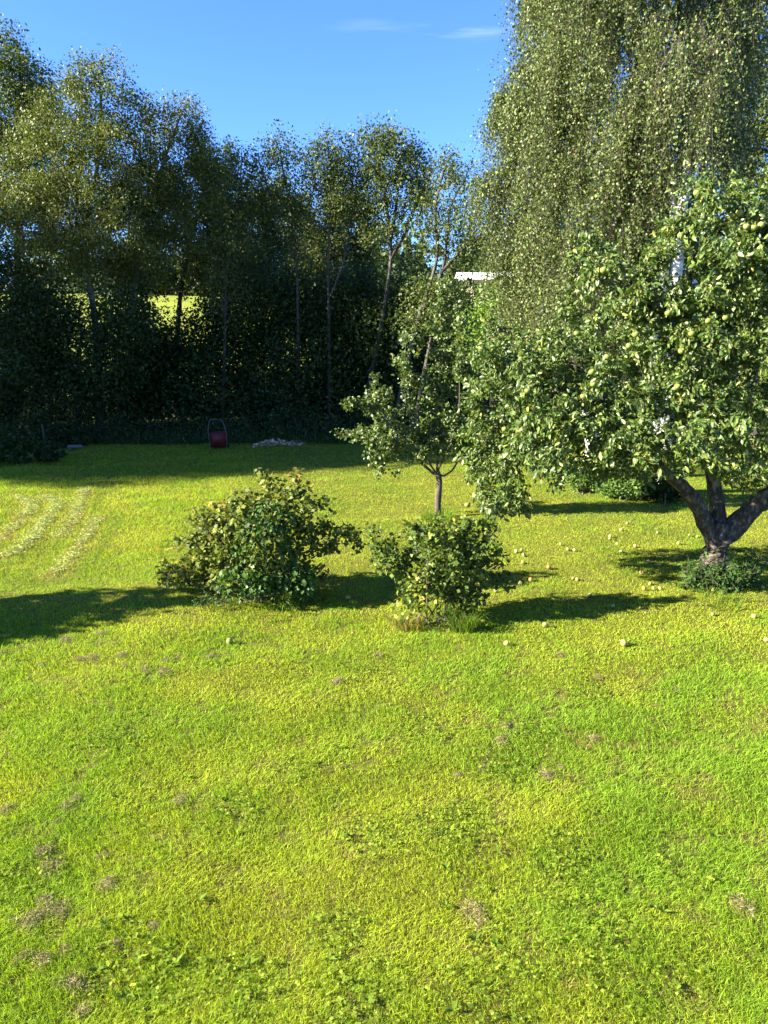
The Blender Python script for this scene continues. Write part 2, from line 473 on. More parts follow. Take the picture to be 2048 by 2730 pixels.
def make_grass():
    rng = np.random.default_rng(3)
    V = []; F = []; C = []; off = 0
    def dens(y): return np.clip(17000 * (4.2 / np.maximum(y, 2.5)) ** 1.8, 900, 30000)
    bands = np.concatenate([np.arange(2.3, 12, .5), np.arange(12, 25.6, 1.0)])
    for y0, y1 in zip(bands[:-1], bands[1:]):
        ym = (y0 + y1) / 2
        half = .60 * y1 + 2.7
        n = int(dens(ym) * (y1 - y0) * 2 * half)
        x = rng.uniform(-half, half, n); y = rng.uniform(y0, y1, n)
        big = fbm(x + 7, y + 3, .45, 3); mid = fbm(x + 70, y + 30, 1.7, 3); fine = fbm(x + 11, y + 5, 6.0, 3)
        rd = row_dist(x, y) if y1 > 9 and y0 < 18 else np.full(n, 9.0)
        sp = spot_mask(x, y)
        left = np.clip((-2.8 - x) / 1.0, 0, 1) * np.clip((y - 9.5) / 2, 0, 1)
        # thin the turf in worn spots
        td = track_dist(x, y)
        thin = np.clip((fine - .58) * 5, 0, .7) * np.clip((mid - .40) * 5, 0, 1) + .6 * np.clip(1.3 - td / .09, 0, 1)
        k = rng.random(n) > thin
        x, y, big, mid, fine, rd, sp, left, td = [a[k] for a in (x, y, big, mid, fine, rd, sp, left, td)]
        n = len(x)
        z = ground_z(x, y) - .004
        h = (.012 + .026 * mid + .016 * rng.random(n)) * (1 + .7 * left) * (.8 + .4 * big)
        tall = rng.random(n) < .008
        h = np.where(tall, h * rng.uniform(1.5, 2.4, n), h)
        wd = np.clip(.0016 + .00044 * ym, 0, .013) * rng.uniform(.7, 1.3, n)
        a = rng.uniform(0, 2 * np.pi, n)
        lean = np.clip(rng.normal(.8, .45, n), .05, 2.0) * h
        la = rng.uniform(0, 2 * np.pi, n)
        # the mower has combed the turf in passes
        ps = np.sin((x * .34 - y * .94) * 2 * np.pi / 1.05 + 1.6 * fbm(x, y, .2, 2))
        mw = np.abs(ps) ** .5 * np.sign(ps)
        lx, ly = np.cos(la) * lean + mw * .30 * h * .94, np.sin(la) * lean + mw * .30 * h * .34
        sx_, sy_ = np.cos(a) * wd / 2, np.sin(a) * wd / 2
        # the turf's own colours: yellow green, moss green, dry straw
        yel = np.array([.325, .39, .028]); grn = np.array([.195, .32, .022]); straw = np.array([.37, .30, .10]); dk = np.array([.055, .12, .014]); brown = np.array([.15, .10, .05])
        gmix = np.clip((mid - .5) * 2.6 + .45 + (big - .5) * 1.8 + rng.normal(0, .28, n), 0, 1)[:, None]
        c = yel * (1 - gmix) + grn * gmix
        c = np.where((rng.random(n) < .4 * sp)[:, None], grn * .9, c)
        pdry = .13 + .35 * np.clip(1.2 - td / .12, 0, 1) + .35 * np.clip((fine - .52) * 5, 0, 1) * np.clip((.62 - mid) * 5, 0, 1) + .85 * np.clip(1.25 - rd / .2, 0, 1)
        pdry = pdry + .25 * np.clip((big - .58) * 6, 0, 1) * np.clip((fine - .4) * 3, 0, 1)
        lush = (rd > .24) & (rd < .5) & (rng.random(n) < .6)
        c = np.where(lush[:, None], grn * .72, c)
        dry = rng.random(n) < pdry
        dc = np.where((rng.random(n) < np.where(rd < .3, .12, .45))[:, None], brown, straw)
        c = np.where(dry[:, None], dc, c)
        lean_d = np.where(dry, 1.6, 1.0); lx = lx * lean_d; ly = ly * lean_d; h = np.where(dry, h * .6, h)
        c = np.where((tall & ~dry)[:, None], grn * 1.2, c)
        c = c * np.clip(1 + .28 * rng.normal(size=(n, 1)), .25, 1.7)
        B = np.stack([x, y, z], 1)
        if ym < 9:
            v = np.stack([B + np.stack([-sx_, -sy_, 0 * h], 1), B + np.stack([sx_, sy_, 0 * h], 1),
                          B + np.stack([lx * .32 + sx_ * .8, ly * .32 + sy_ * .8, h * .62], 1), B + np.stack([lx * .32 - sx_ * .8, ly * .32 - sy_ * .8, h * .62], 1),
                          B + np.stack([lx, ly, h], 1)], 1)
            f = np.array([(0, 1, 2), (0, 2, 3), (3, 2, 4)])
        else:
            v = np.stack([B + np.stack([-sx_, -sy_, 0 * h], 1), B + np.stack([sx_, sy_, 0 * h], 1), B + np.stack([lx, ly, h], 1)], 1)
            f = np.array([(0, 1, 2)])
        kk = v.shape[1]
        V.append(v.reshape(-1, 3)); F.append((f[None] + (np.arange(n) * kk)[:, None, None]).reshape(-1, 3) + off)
        C.append(np.repeat(c, kk, 0)); off += n * kk
    o = mesh('grass', np.concatenate(V), [np.concatenate(F)], M['grass'], None, np.concatenate(C))
    tag(o, 'short sunlit lawn grass with yellow, green and dry straw patches', 'grass', kind='stuff')
make_grass()

# broad leaved weeds in the turf
def make_clover():
    rng = np.random.default_rng(8)
    L = Leaves()
    for sx_, sy_, r in SPOTP:
        n = int(300 * r)
        a = rng.uniform(0, 2 * np.pi, n); q = r * np.sqrt(rng.random(n)) * (.7 + .5 * rng.random(n))
        pos = np.stack([sx_ + q * np.cos(a), sy_ + q * np.sin(a), 0 * a], 1)
        pos[:, 2] = ground_z(pos[:, 0], pos[:, 1]) + rng.uniform(.018, .05, n)
        for k in range(3):
            aa = rng.uniform(0, 6.28, n) if k == 0 else aa + 2.1
            d = np.stack([np.cos(aa), np.sin(aa), rng.normal(.05, .25, n)], 1)
            nr = np.array([0, 0, 1]) + rng.normal(size=(n, 3)) * .25
            L.add(leaf_geo(pos, d, nr, rng.uniform(.012, .024, n), 'diamond', pick_cols(n, [(.12, .18, .016, 2), (.17, .22, .02, 2), (.22, .25, .03, 1)], rng), 1.5))
    # rosettes
    for k in range(40):
        px_, py_ = rng.uniform(60, 2000), rng.uniform(1800, 2700)
        g = G(px_, py_)
        n = rng.integers(6, 12); a = rng.uniform(0, 6.28, n)
        pos = np.tile([g[0], g[1], float(ground_z(g[0], g[1])) + .02], (n, 1))
        d = np.stack([np.cos(a), np.sin(a), rng.uniform(.2, .8, n)], 1)
        L.add(leaf_geo(pos, d, np.tile([0, 0, 1.], (n, 1)), rng.uniform(.035, .065, n), 'lance', pick_cols(n, [(.11, .17, .016, 1), (.15, .21, .02, 1)], rng), 1.3))
    o = L.build('clover', M['clover'])
    tag(o, 'low clover and broad leaved weeds growing in the lawn', 'weeds', kind='stuff')
make_clover()

def make_clippings():
    rng = np.random.default_rng(9); L = Leaves()
    for r, n in zip(ROWP, (2800, 4800, 2000, 1800)):
        i = rng.integers(0, len(r) - 1, n); u = rng.random(n)[:, None]
        pos = r[i] * u + r[i + 1] * (1 - u)
        k = fbm(pos[:, 0] + 5, pos[:, 1] + 5, 1.4, 2) > .27
        pos = pos[k] + rng.normal(size=(k.sum(), 3)) * np.array([.075, .075, 0]); n = len(pos)
        pos[:, 2] = ground_z(pos[:, 0], pos[:, 1]) + rng.uniform(.02, .05, n)
        L.add(leaf_geo(pos, rng.normal(size=(n, 3)) * np.array([1, 1, .3]), rng.normal(size=(n, 3)) * .5 + np.array([0, 0, .6]), rng.uniform(.03, .075, n), 'lance', pick_cols(n, [(.40, .43, .14, 3), (.36, .33, .12, 1.3), (.30, .40, .06, 3)], rng), .5))
    o = L.build('clippings', M['dry'])
    tag(o, 'pale curved rows of dry grass clippings on the left of the lawn', 'grass clippings', kind='stuff')
make_clippings()

# ------------------------------------------------------------------ trees
def make_tree(name, label, trunks, ells, ntips, nleaf, size, pal, kind='diamond', seed=1, cat='tree', group=None, bark='bark', lmat='leaf',
              step=.35, jit=.05, up=.25, rc=.2, rmax=.014, tip=.005, droop=.3, flat=.8, wob=.06, rmin=.0, kl=.12, stiff=.45, shell=.5, tipbias=3.0, extra=None, var=.2, zmin=None, width=1.0, kmax=8, wood='trunk', leaf='crown'):
    rng = np.random.default_rng(seed)
    sk = Skel()
    base = np.array(trunks[0][0][0], float)
    for q, r0, r1, af in trunks:
        q = np.array(q, float)
        par = -1
        if sk.n:
            par = sk.nearest(q[0])
        sk.trunk(q, r0, r1, step * .7, af, par)
    tg = ell_targets(ells, ntips, rng, shell)
    if zmin is not None: tg = tg[tg[:, 2] > zmin]
    sk.grow(tg, rng, step, jit, up, kl, stiff)
    sk.radii(tip)
    root = empty(name, base, label, cat, group)
    T = Tubes(); sk.tubes(T, rmin, wob, rng, kmax)
    T.build(wood, M[bark], root, base)
    L = Leaves()
    g, pos = leaves_on(sk, nleaf, rng, size, pal, kind, rc, rmax, droop, flat, tipbias=tipbias, var=var, zmin=zmin, width=width)
    L.add(g)
    if extra: extra(L, sk, rng)
    L.build(leaf, M[lmat], root, base)
    return root, sk, pos

OLIVE = [(.10, .122, .024, 3), (.075, .10, .02, 3), (.15, .155, .035, 1.3), (.17, .13, .05, .3)]
GREEN = [(.055, .085, .018, 3), (.085, .11, .02, 2), (.12, .125, .03, 1)]
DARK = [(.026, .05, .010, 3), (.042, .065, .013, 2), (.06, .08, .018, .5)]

TREES = {}
def back_tree(label, base, trunk_px, ells_px, Y, ntips, nleaf, size, pal, seed, r0=.13, forks=(), dr=1.0, **kw):
    pts = [P(a, b_, Y + (c[0] if c else 0)) for a, b_, *c in trunk_px]
    pts[0][2] = float(ground_z(pts[0][0], pts[0][1])) - .05
    tr = [(pts, r0, r0 * .25, kw.pop('af', .45))]
    for f in forks:
        tr.append(([P(a, b_, Y + (c[0] if c else 0)) for a, b_, *c in f], r0 * .6, r0 * .18, .25))
    kw.setdefault('name', 'broadleaf_tree')
    return make_tree(kw.pop('name'), label, tr, pix_ells(ells_px, Y, dr), ntips, nleaf, size, pal, seed=seed, group='trees of the row behind the lawn', **kw)

# back row, from the left
back_tree('tall dark tree at the left edge rising above the row', None, [(40, 1150), (45, 700), (60, 300), (45, 120)],
          [(50, 190, 60, 110), (20, 300, 130, 130), (110, 320, 60, 60), (-60, 330, 150, 220), (30, 500, 160, 150)], 30, 360, 50000, .095, GREEN, 21, r0=.2, rc=.3, jit=.08)
back_tree('broad olive tree whose pale trunk forks in the left half of the row', None, [(268, 1170), (258, 900), (235, 720), (228, 600), (262, 430), (270, 260)],
          [(270, 280, 90, 110), (180, 330, 90, 90), (330, 330, 70, 80), (200, 440, 190, 110), (120, 520, 140, 120), (300, 480, 120, 120), (230, 620, 210, 120), (215, 560, 110, 90), (240, 700, 130, 90), (60, 640, 120, 120), (390, 640, 90, 120)], 25.5, 640, 80000, .078, OLIVE, 22, r0=.16,
          forks=[[(228, 600), (180, 470), (130, 380)], [(230, 640), (330, 500), (360, 400)], [(233, 700), (120, 600), (60, 520)]], bark='pale_bark', af=.3, jit=.07)
back_tree('airy tree with bare pale limbs leaning right of the olive tree', None, [(330, 1170), (345, 900), (380, 640), (440, 420), (485, 300)],
          [(490, 320, 60, 60), (410, 340, 60, 60), (540, 390, 45, 60), (450, 430, 110, 80), (560, 470, 50, 60), (400, 540, 110, 100), (500, 560, 90, 110)], 27, 320, 30000, .076, OLIVE, 23, r0=.14,
          forks=[[(390, 600), (400, 450), (400, 360)], [(385, 640), (490, 470), (540, 400)]], bark='pale_bark', jit=.08)
back_tree('dense dark tree stepping down behind the airy tree', None, [(470, 1160), (480, 800), (540, 500)],
          [(570, 450, 60, 70), (520, 520, 90, 90), (600, 540, 60, 90), (470, 660, 120, 120), (580, 700, 90, 140)], 31, 340, 46000, .095, GREEN, 24, r0=.16)
back_tree('slender tree with dark upright branches and a thin leafy top', None, [(595, 1170), (600, 900), (608, 700), (635, 520), (645, 430)],
          [(645, 450, 45, 55), (620, 530, 55, 60), (680, 520, 40, 50), (640, 640, 60, 80), (590, 660, 40, 60), (620, 800, 70, 90)], 26.2, 200, 9000, .085, GREEN, 25, r0=.08,
          forks=[[(603, 820), (640, 700), (680, 560)], [(601, 860), (585, 740), (590, 600)]], up=.5)
back_tree('low round dark crown between the two slender trees', None, [(700, 1170), (705, 800), (700, 560)],
          [(705, 530, 70, 60), (740, 600, 80, 90), (660, 620, 70, 90), (700, 720, 110, 100)], 34, 300, 40000, .095, GREEN, 26, r0=.15)
back_tree('sparse thin tree with half bare twisting top branches', None, [(800, 1170), (795, 880), (790, 700), (770, 540), (745, 400)],
          [(750, 400, 45, 45), (715, 430, 40, 50), (790, 450, 35, 60), (770, 540, 45, 60), (700, 520, 30, 60), (790, 640, 50, 60)], 26.2, 180, 7000, .078, GREEN, 27, r0=.09,
          forks=[[(790, 700), (740, 570), (690, 430)]], rmax=.012, tip=.0045, jit=.1)
back_tree('rounded olive crown of a dense tree farther behind the row', None, [(885, 1150), (885, 800), (885, 560)],
          [(885, 570, 90, 85), (840, 620, 80, 90), (935, 640, 70, 100), (885, 720, 110, 90), (885, 820, 110, 80)], 38, 400, 70000, .11, [(.09, .10, .022, 3), (.075, .09, .02, 2), (.06, .08, .02, 1)], 28, r0=.2, rc=.25, shell=.9)
back_tree('slim straight trunked tree with a small airy crown before the round crown', None, [(880, 1180), (878, 900), (875, 720), (880, 560), (885, 420)],
          [(890, 390, 50, 40), (860, 440, 60, 50), (920, 450, 30, 50), (880, 520, 55, 55), (930, 560, 40, 40)], 26.2, 200, 8500, .078, GREEN, 29, r0=.095,
          forks=[[(877, 800), (915, 700), (935, 580)]], jit=.09, tip=.0045, rmax=.012)
back_tree('tallest tree right of the middle with a forked leaning trunk', None, [(960, 1180), (985, 1030), (1020, 850), (1042, 690), (1030, 540), (1000, 380)],
          [(1000, 375, 50, 45), (1040, 420, 80, 60), (1110, 440, 40, 60), (990, 480, 45, 70), (1070, 510, 80, 60), (1020, 590, 60, 60), (1120, 540, 30, 60)], 26, 300, 17000, .082, GREEN, 30, r0=.13,
          forks=[[(1042, 690), (1085, 610), (1125, 500)], [(1040, 650), (1060, 520), (1060, 420)]], jit=.08, tip=.0045, rmax=.012, af=.62)
back_tree('leaning tree with bare arching branches beside the birch', None, [(1045, 1185), (1080, 1000), (1115, 850), (1165, 690), (1160, 560), (1185, 450)],
          [(1190, 450, 50, 45), (1230, 500, 50, 60), (1165, 540, 40, 60), (1250, 600, 60, 70), (1200, 640, 60, 60), (1280, 640, 40, 50), (1140, 610, 30, 30)], 24.6, 220, 8000, .078, GREEN, 31, r0=.12,
          forks=[[(1120, 840), (1180, 720), (1200, 560), (1240, 480)], [(1165, 740), (1240, 660), (1300, 630)]], jit=.09, tip=.0045, rmax=.01, bark='bark', af=.6)
back_tree('dark bare lower trunk crossing behind the young plum tree', None, [(1100, 1190), (1125, 1030), (1150, 900), (1170, 780)],
          [(1180, 800, 60, 60), (1120, 820, 60, 70), (1250, 830, 50, 50)], 23.5, 90, 5000, .08, GREEN, 32, r0=.12)
# dark understorey of the row: lower crowns
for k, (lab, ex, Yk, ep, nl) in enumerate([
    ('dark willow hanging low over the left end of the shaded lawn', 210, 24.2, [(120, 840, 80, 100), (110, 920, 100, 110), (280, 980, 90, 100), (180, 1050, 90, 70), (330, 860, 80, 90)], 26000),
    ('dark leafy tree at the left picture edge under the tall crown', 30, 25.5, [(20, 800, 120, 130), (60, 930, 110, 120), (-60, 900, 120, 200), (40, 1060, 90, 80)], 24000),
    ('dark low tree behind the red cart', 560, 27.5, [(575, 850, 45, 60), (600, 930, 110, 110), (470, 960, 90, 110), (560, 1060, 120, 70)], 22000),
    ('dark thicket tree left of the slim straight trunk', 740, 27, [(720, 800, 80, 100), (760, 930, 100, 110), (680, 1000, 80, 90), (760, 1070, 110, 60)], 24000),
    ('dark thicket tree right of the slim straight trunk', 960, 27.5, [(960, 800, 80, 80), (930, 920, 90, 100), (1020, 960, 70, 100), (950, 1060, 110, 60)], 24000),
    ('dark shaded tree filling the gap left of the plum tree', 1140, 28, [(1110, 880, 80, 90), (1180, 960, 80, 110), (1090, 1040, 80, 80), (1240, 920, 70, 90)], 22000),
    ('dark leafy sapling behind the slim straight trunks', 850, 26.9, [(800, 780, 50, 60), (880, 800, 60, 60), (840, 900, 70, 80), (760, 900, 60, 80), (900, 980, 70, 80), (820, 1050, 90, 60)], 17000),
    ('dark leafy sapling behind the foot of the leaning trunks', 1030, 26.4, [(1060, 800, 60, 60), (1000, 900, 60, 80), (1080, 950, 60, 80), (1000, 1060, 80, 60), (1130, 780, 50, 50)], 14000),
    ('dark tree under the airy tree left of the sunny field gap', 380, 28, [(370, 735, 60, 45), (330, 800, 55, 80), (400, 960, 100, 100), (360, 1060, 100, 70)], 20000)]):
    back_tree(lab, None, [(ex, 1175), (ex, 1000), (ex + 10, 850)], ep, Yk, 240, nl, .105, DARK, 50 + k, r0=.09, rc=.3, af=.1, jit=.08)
print('row done')

# ------------------------------------------------------------------ weeping birches
BIRCH = [(.085, .120, .027, 3), (.058, .086, .021, 2), (.15, .18, .05, 1.5), (.26, .21, .04, .05)]
def make_birch(label, base_px, Y, stems, ells, ntips, nstr, nleaf, seed, size=.05, pal=BIRCH, lmin=.5, lmax=1.9):
    rng = np.random.default_rng(seed)
    sk = Skel(60000)
    base = P(base_px[0], base_px[1], Y); base[2] = float(ground_z(base[0], base[1])) - .05
    for i, (pts, r0, r1) in enumerate(stems):
        q = [base + np.array([.12 * i - .12, .1 * i, 0])] + [P(a, b_, Y + (c[0] if c else 0)) for a, b_, *c in pts]
        sk.trunk(np.array(q), r0, r1, .3, .28, -1 if i == 0 else 0)
    tg = ell_targets(pix_ells(ells, Y, .9), ntips, rng, .7)
    tg = tg[tg[:, 2] > 1.6]
    sk.grow(tg, rng, .4, .06, .45, .12, .5)
    sk.radii(.0045)
    root = empty('birch_tree', base, label, 'tree', 'weeping birches at the right of the lawn')
    T = Tubes(); sk.tubes(T, .024, .05, rng, 9)
    B = Tubes(); sk.tubes(B, .0, 0, rng, 6, .026)
    B.build('branches', M['stem'], root, base)
    # hanging strands
    m = sk.n
    cand = np.where((sk.r[:m] < .016) & (sk.p[:m, 2] > 1.5))[0]
    i = rng.choice(cand, nstr)
    st = sk.p[i] + rng.normal(size=(nstr, 3)) * .08
    out = sk.d[i] * np.array([1, 1, .3]) + rng.normal(size=(nstr, 3)) * .35
    L = rng.uniform(lmin, lmax, nstr) * np.clip(st[:, 2] / 4, .5, 1)
    L = np.minimum(L, st[:, 2] - .5)
    us = np.linspace(0, 1, 6)
    sway = rng.normal(size=(nstr, 3)) * .22
    def strand(u):                                           # u (n,k)
        h = (1 - np.exp(-2.5 * u)) * .28
        return st[:, None] + out[:, None] * (h * 1.0)[..., None] + np.stack([0 * u, 0 * u, -(u ** 1.15) * L[:, None]], -1) + sway[:, None] * (u ** 2)[..., None]
    c = strand(np.tile(us, (nstr, 1)))
    ring = np.array([(1, 0, 0), (-.5, .87, 0), (-.5, -.87, 0)])
    r = np.linspace(.0035, .0012, 6)
    SV = (c[:, :, None] + ring[None, None] * r[None, :, None, None]).reshape(-1, 3)
    a = np.arange(5)[:, None] * 3 + np.arange(3)[None]; a2 = np.arange(5)[:, None] * 3 + (np.arange(3)[None] + 1) % 3
    q = np.stack([a, a2, a2 + 3, a + 3], -1).reshape(-1, 4)
    SF = (q[None] + (np.arange(nstr) * 18)[:, None, None]).reshape(-1, 4)
    T.build('trunk', M['birch_bark'], root, base)
    mesh('hanging_twigs', SV - base, [SF], M['stem'], root)
    k = nleaf // nstr
    u = rng.random((nstr, k)) ** .85
    pos = strand(u).reshape(-1, 3) + rng.normal(size=(nstr * k, 3)) * .06
    n = len(pos)
    d = rng.normal(size=(n, 3)) * .7 + np.array([0, 0, -.9])
    nr = rng.normal(size=(n, 3)) + np.array([0, 0, .35])
    tone = np.repeat(np.clip(1 + .13 * rng.normal(size=nstr), .6, 1.5), k)[:, None]
    cols = pick_cols(n, pal, rng, .22) * tone
    V, F, C = leaf_geo(pos, d, nr, size * np.clip(1 + .25 * rng.normal(size=n), .5, 1.6), 'diamond', cols, 1.15)
    mesh('crown', V - base, [F], M['birch_leaf'], root, C)
    return root

make_birch('tall weeping birch with white stems behind the apple tree', (1780, 1335), 15.6,
           [([(1785, 1000, -.6), (1812, 620, -1.25), (1835, 400, -1.1), (1810, 0, .5), (1790, -500)], .17, .03),
            ([(1830, 1000, -.6), (1858, 600, -1.2), (1878, 440, -1.0), (1930, 50, .4), (1960, -400)], .12, .03),
            ([(1740, 1000, -.6), (1785, 640, -1.2), (1790, 500, -.9), (1700, 100, .5), (1620, -350)], .11, .03)],
           [(1760, -350, 260, 220), (1600, -80, 190, 200), (1800, 60, 200, 220), (1600, 250, 200, 220), (1790, 200, 170, 130, -1.5), (1890, 180, 90, 120, -1.5), (1790, 330, 170, 200, -.6), (1620, 550, 190, 200), (1600, 800, 170, 160), (1760, 620, 130, 180), (1930, -60, 110, 200), (1920, 250, 60, 150)],
           560, 6200, 230000, 61, .046)
make_birch('weeping birch whose drooping edge meets the open sky', (1585, 1290), 17.2,
           [([(1580, 1000), (1560, 600), (1520, 200), (1510, -300)], .15, .03),
            ([(1545, 1000), (1490, 650), (1440, 350), (1430, 100)], .09, .02)],
           [(1520, -160, 120, 150), (1455, 50, 65, 90), (1440, 170, 80, 70), (1375, 260, 60, 40), (1340, 290, 30, 24), (1460, 380, 110, 110), (1330, 455, 60, 30), (1290, 470, 24, 16), (1410, 540, 90, 70), (1360, 640, 60, 50), (1420, 720, 90, 90), (1390, 860, 80, 80), (1510, 760, 110, 150), (1490, 280, 100, 150)],
           460, 4800, 150000, 62, .045, lmin=.3, lmax=1.5)
# darker trees behind the birches
back_tree('dark green tree at the right edge behind the birches', None, [(2010, 1230), (2005, 700), (1990, 200)],
          [(2010, 60, 110, 150), (1990, 330, 90, 150), (2080, 250, 120, 200), (2000, 600, 90, 160), (2080, 700, 100, 250), (1960, 850, 90, 120), (2000, 1000, 90, 100)], 21, 440, 55000, .08, GREEN, 71, r0=.17, rc=.25)
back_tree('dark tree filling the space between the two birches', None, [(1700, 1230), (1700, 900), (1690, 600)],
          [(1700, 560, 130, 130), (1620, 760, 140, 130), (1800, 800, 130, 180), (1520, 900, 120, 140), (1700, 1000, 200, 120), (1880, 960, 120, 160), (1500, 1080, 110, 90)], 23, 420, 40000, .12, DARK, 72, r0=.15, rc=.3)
back_tree('bright green leafy tree catching the sun below the white roof', None, [(1310, 1180), (1310, 1000), (1310, 900)],
          [(1315, 830, 45, 60), (1290, 900, 50, 60), (1350, 880, 50, 70), (1310, 980, 70, 60)], 22, 170, 11000, .09, [(.12, .2, .022, 3), (.09, .16, .02, 1)], 73, r0=.07, rc=.22)

# trees beyond the left picture edge that throw their shade across the far lawn
SH = [o for o in bpy.data.objects if o.get('label', '').startswith('broad olive tree')][0]
SH2 = [o for o in bpy.data.objects if o.get('label', '').startswith('tall dark tree')][0]
for k, (x, y, sc, src) in enumerate([(-17.0, 17.1, .88, SH), (-21.5, 16.5, 1.02, SH), (-26.5, 15.4, 1.15, SH), (-22.5, 21.5, .85, SH2), (-31, 15.3, 1.25, SH), (-29, 22, 1.0, SH2), (-18, 24.5, .74, SH2), (-19.6, 20.0, 1.1, SH), (-36, 20, 1.15, SH2), (-38, 14.3, 1.35, SH)]):
    copy_tree(src, None, (x, y, float(ground_z(x, y)) - .05), 1.3 * k + .4, sc, 'tree of the row standing beyond the left edge of the photograph')

# ------------------------------------------------------------------ hillside beyond: wood, spruces, barn
def make_far_wood():
    rng = np.random.default_rng(90)
    L = Leaves()
    for k in range(170):
        y = rng.uniform(92, 190); x = rng.uniform(-.75 * y, .75 * y)
        if k < 60: y = rng.uniform(88, 100); x = rng.uniform(-60, 62)
        g = float(ground_z(x, y)); h = rng.uniform(4.5, 8); r = rng.uniform(2.2, 3.6)
        n = 900
        v = rng.normal(size=(n, 3)); v /= np.linalg.norm(v, axis=1)[:, None]
        lob = 1 + .25 * np.sin(v[:, 0] * 4 + k) * np.cos(v[:, 2] * 5 + k * 2)
        pos = np.array([x, y, g + h * .52]) + v * np.array([r, r, h * .5]) * lob[:, None] * rng.uniform(.75, 1.05, n)[:, None]
        base = [(.06, .085, .022, 2), (.075, .10, .024, 2)] if k % 3 else [(.04, .065, .025, 1)]
        L.add(leaf_geo(pos, v + rng.normal(size=(n, 3)) * .6, v + np.array([0, 0, .6]) + rng.normal(size=(n, 3)) * .5, rng.uniform(.4, .75, n), 'diamond', pick_cols(n, base, rng, .2)))
    for k in range(16):
        y = rng.uniform(56, 60); x = rng.uniform(3.0, 13.0); g = float(ground_z(x, y)); h = P(1260, 748 - rng.uniform(-6, 12), y)[2] - g; n = 900
        v = rng.normal(size=(n, 3)); v /= np.linalg.norm(v, axis=1)[:, None]
        pos = np.array([x, y, g + h * .5]) + v * np.array([1.1, 1.0, h * .5]) * rng.uniform(.75, 1.03, n)[:, None]
        L.add(leaf_geo(pos, v + rng.normal(size=(n, 3)) * .6, v + np.array([0, 0, .6]), rng.uniform(.2, .4, n), 'diamond', pick_cols(n, [(.06, .085, .024, 1)], rng, .2)))
    o = L.build('far_wood', M['leaf'])
    tag(o, 'distant mixed wood along the top of the sunny hillside', 'wood', kind='stuff')
make_far_wood()
def make_spruce(label, px_, top, Y, h, rw, seed):
    rng = np.random.default_rng(seed)
    tp = P(px_, top, Y); base = tp.copy(); base[2] = tp[2] - h
    root = empty('spruce_tree', base, label, 'tree', 'spruces on the hillside')
    T = Tubes(); T.add([base, base + [0, 0, h * .5], base + [0, 0, h]], [.16, .1, .01], 6); T.build('trunk', M['bark'], root, base)
    n = 7000
    u = rng.random(n) ** .8; a = rng.uniform(0, 6.28, n)
    tier = np.floor(u * 16) / 16; fr = u * 16 % 1
    R = rw * (1 - u * .97) * (.5 + .5 * fr[:] ** .5) * np.sqrt(rng.random(n)) * (1 + .2 * np.sin(a * 3 + tier * 40))
    pos = base + np.stack([R * np.cos(a), R * np.sin(a), h * .06 + u * h * .95 - .18 * R], 1)
    d = np.stack([np.cos(a), np.sin(a), np.full(n, -.35)], 1) + rng.normal(size=(n, 3)) * .3
    L = Leaves(); L.add(leaf_geo(pos, d, np.tile([0, 0, 1.], (n, 1)) + rng.normal(size=(n, 3)) * .4, rng.uniform(.25, .5, n), 'diamond', pick_cols(n, [(.04, .065, .03, 2), (.055, .08, .03, 1)], rng), .8))
    L.build('crown', M['leaf'], root, base)
for a in [('dark pointed spruce topping the distant wood left of the leaning trees', 1087, 632, 100, 8, 1.7, 1), ('dark spruce on the hillside between the leaning branches', 1240, 665, 100, 7, 1.7, 2),
          ('blunt spruce beside the leftmost of the hillside spruces', 1118, 650, 102, 7, 1.8, 3), ('small spruce at the edge of the birch above the white roof', 1290, 676, 100, 6, 1.5, 4)]:
    make_spruce(*a)
def box(c, s):
    v = np.array([(x, y, z) for x in (-.5, .5) for y in (-.5, .5) for z in (-.5, .5)]) * np.array(s) + np.array(c)
    return v, np.array([(0, 1, 3, 2), (4, 6, 7, 5), (0, 4, 5, 1), (2, 3, 7, 6), (0, 2, 6, 4), (1, 5, 7, 3)])
def boxes(name, lst, mat, parent=None):
    V = []; F = []; n = 0
    for c, s_ in lst:
        v, f = box(c, s_); V.append(v); F.append(f + n); n += 8
    return mesh(name, np.concatenate(V), [np.concatenate(F)], mat, parent)
M['white_roof'] = noise_mat('white_sheet_roof', (.62, .64, .66), (.8, .8, .8), 3, rough=.5, bump=.05)
M['barn_wall'] = noise_mat('weathered_boards', (.16, .12, .09), (.28, .22, .17), 6, stretch=(6, 6, .3))
M['dark_door'] = noise_mat('dark_door_paint', (.03, .03, .03), (.05, .05, .05), 5)
def make_barn():
    c = P(1290, 760, 70); gz = float(ground_z(c[0], c[1]))
    top = P(1290, 730, 70)[2]
    eave = P(1290, 752, 70)[2]
    root = empty('barn', (c[0] + 7, c[1], gz), 'low barn with a white sheet roof on the hillside left of the birch', 'barn')
    hw, hd = 9.0, 4.0; e = eave - gz; tp = top - gz
    boxes('wall', [((0, 0, e / 2 - .3), (2 * hw, 2 * hd, e + .6))], M['barn_wall'], root)
    o = .5
    V = np.array([(-hw - o, -hd - o, e - .1), (hw + o, -hd - o, e - .1), (-hw - o, 0, tp), (hw + o, 0, tp), (-hw - o, hd + o, e - .1), (hw + o, hd + o, e - .1)])
    V = np.concatenate([V, V + [0, 0, .12]])
    mesh('roof', V, [np.array([(0, 1, 3, 2), (2, 3, 5, 4), (6, 8, 9, 7), (8, 10, 11, 9), (0, 6, 7, 1), (4, 5, 11, 10), (0, 2, 8, 6), (2, 4, 10, 8), (1, 7, 9, 3), (3, 9, 11, 5)])], M['white_roof'], root)
    boxes('door', [((-3, -hd - .03, e * .4), (2.4, .06, e * .8))], M['dark_door'], root)
make_barn()

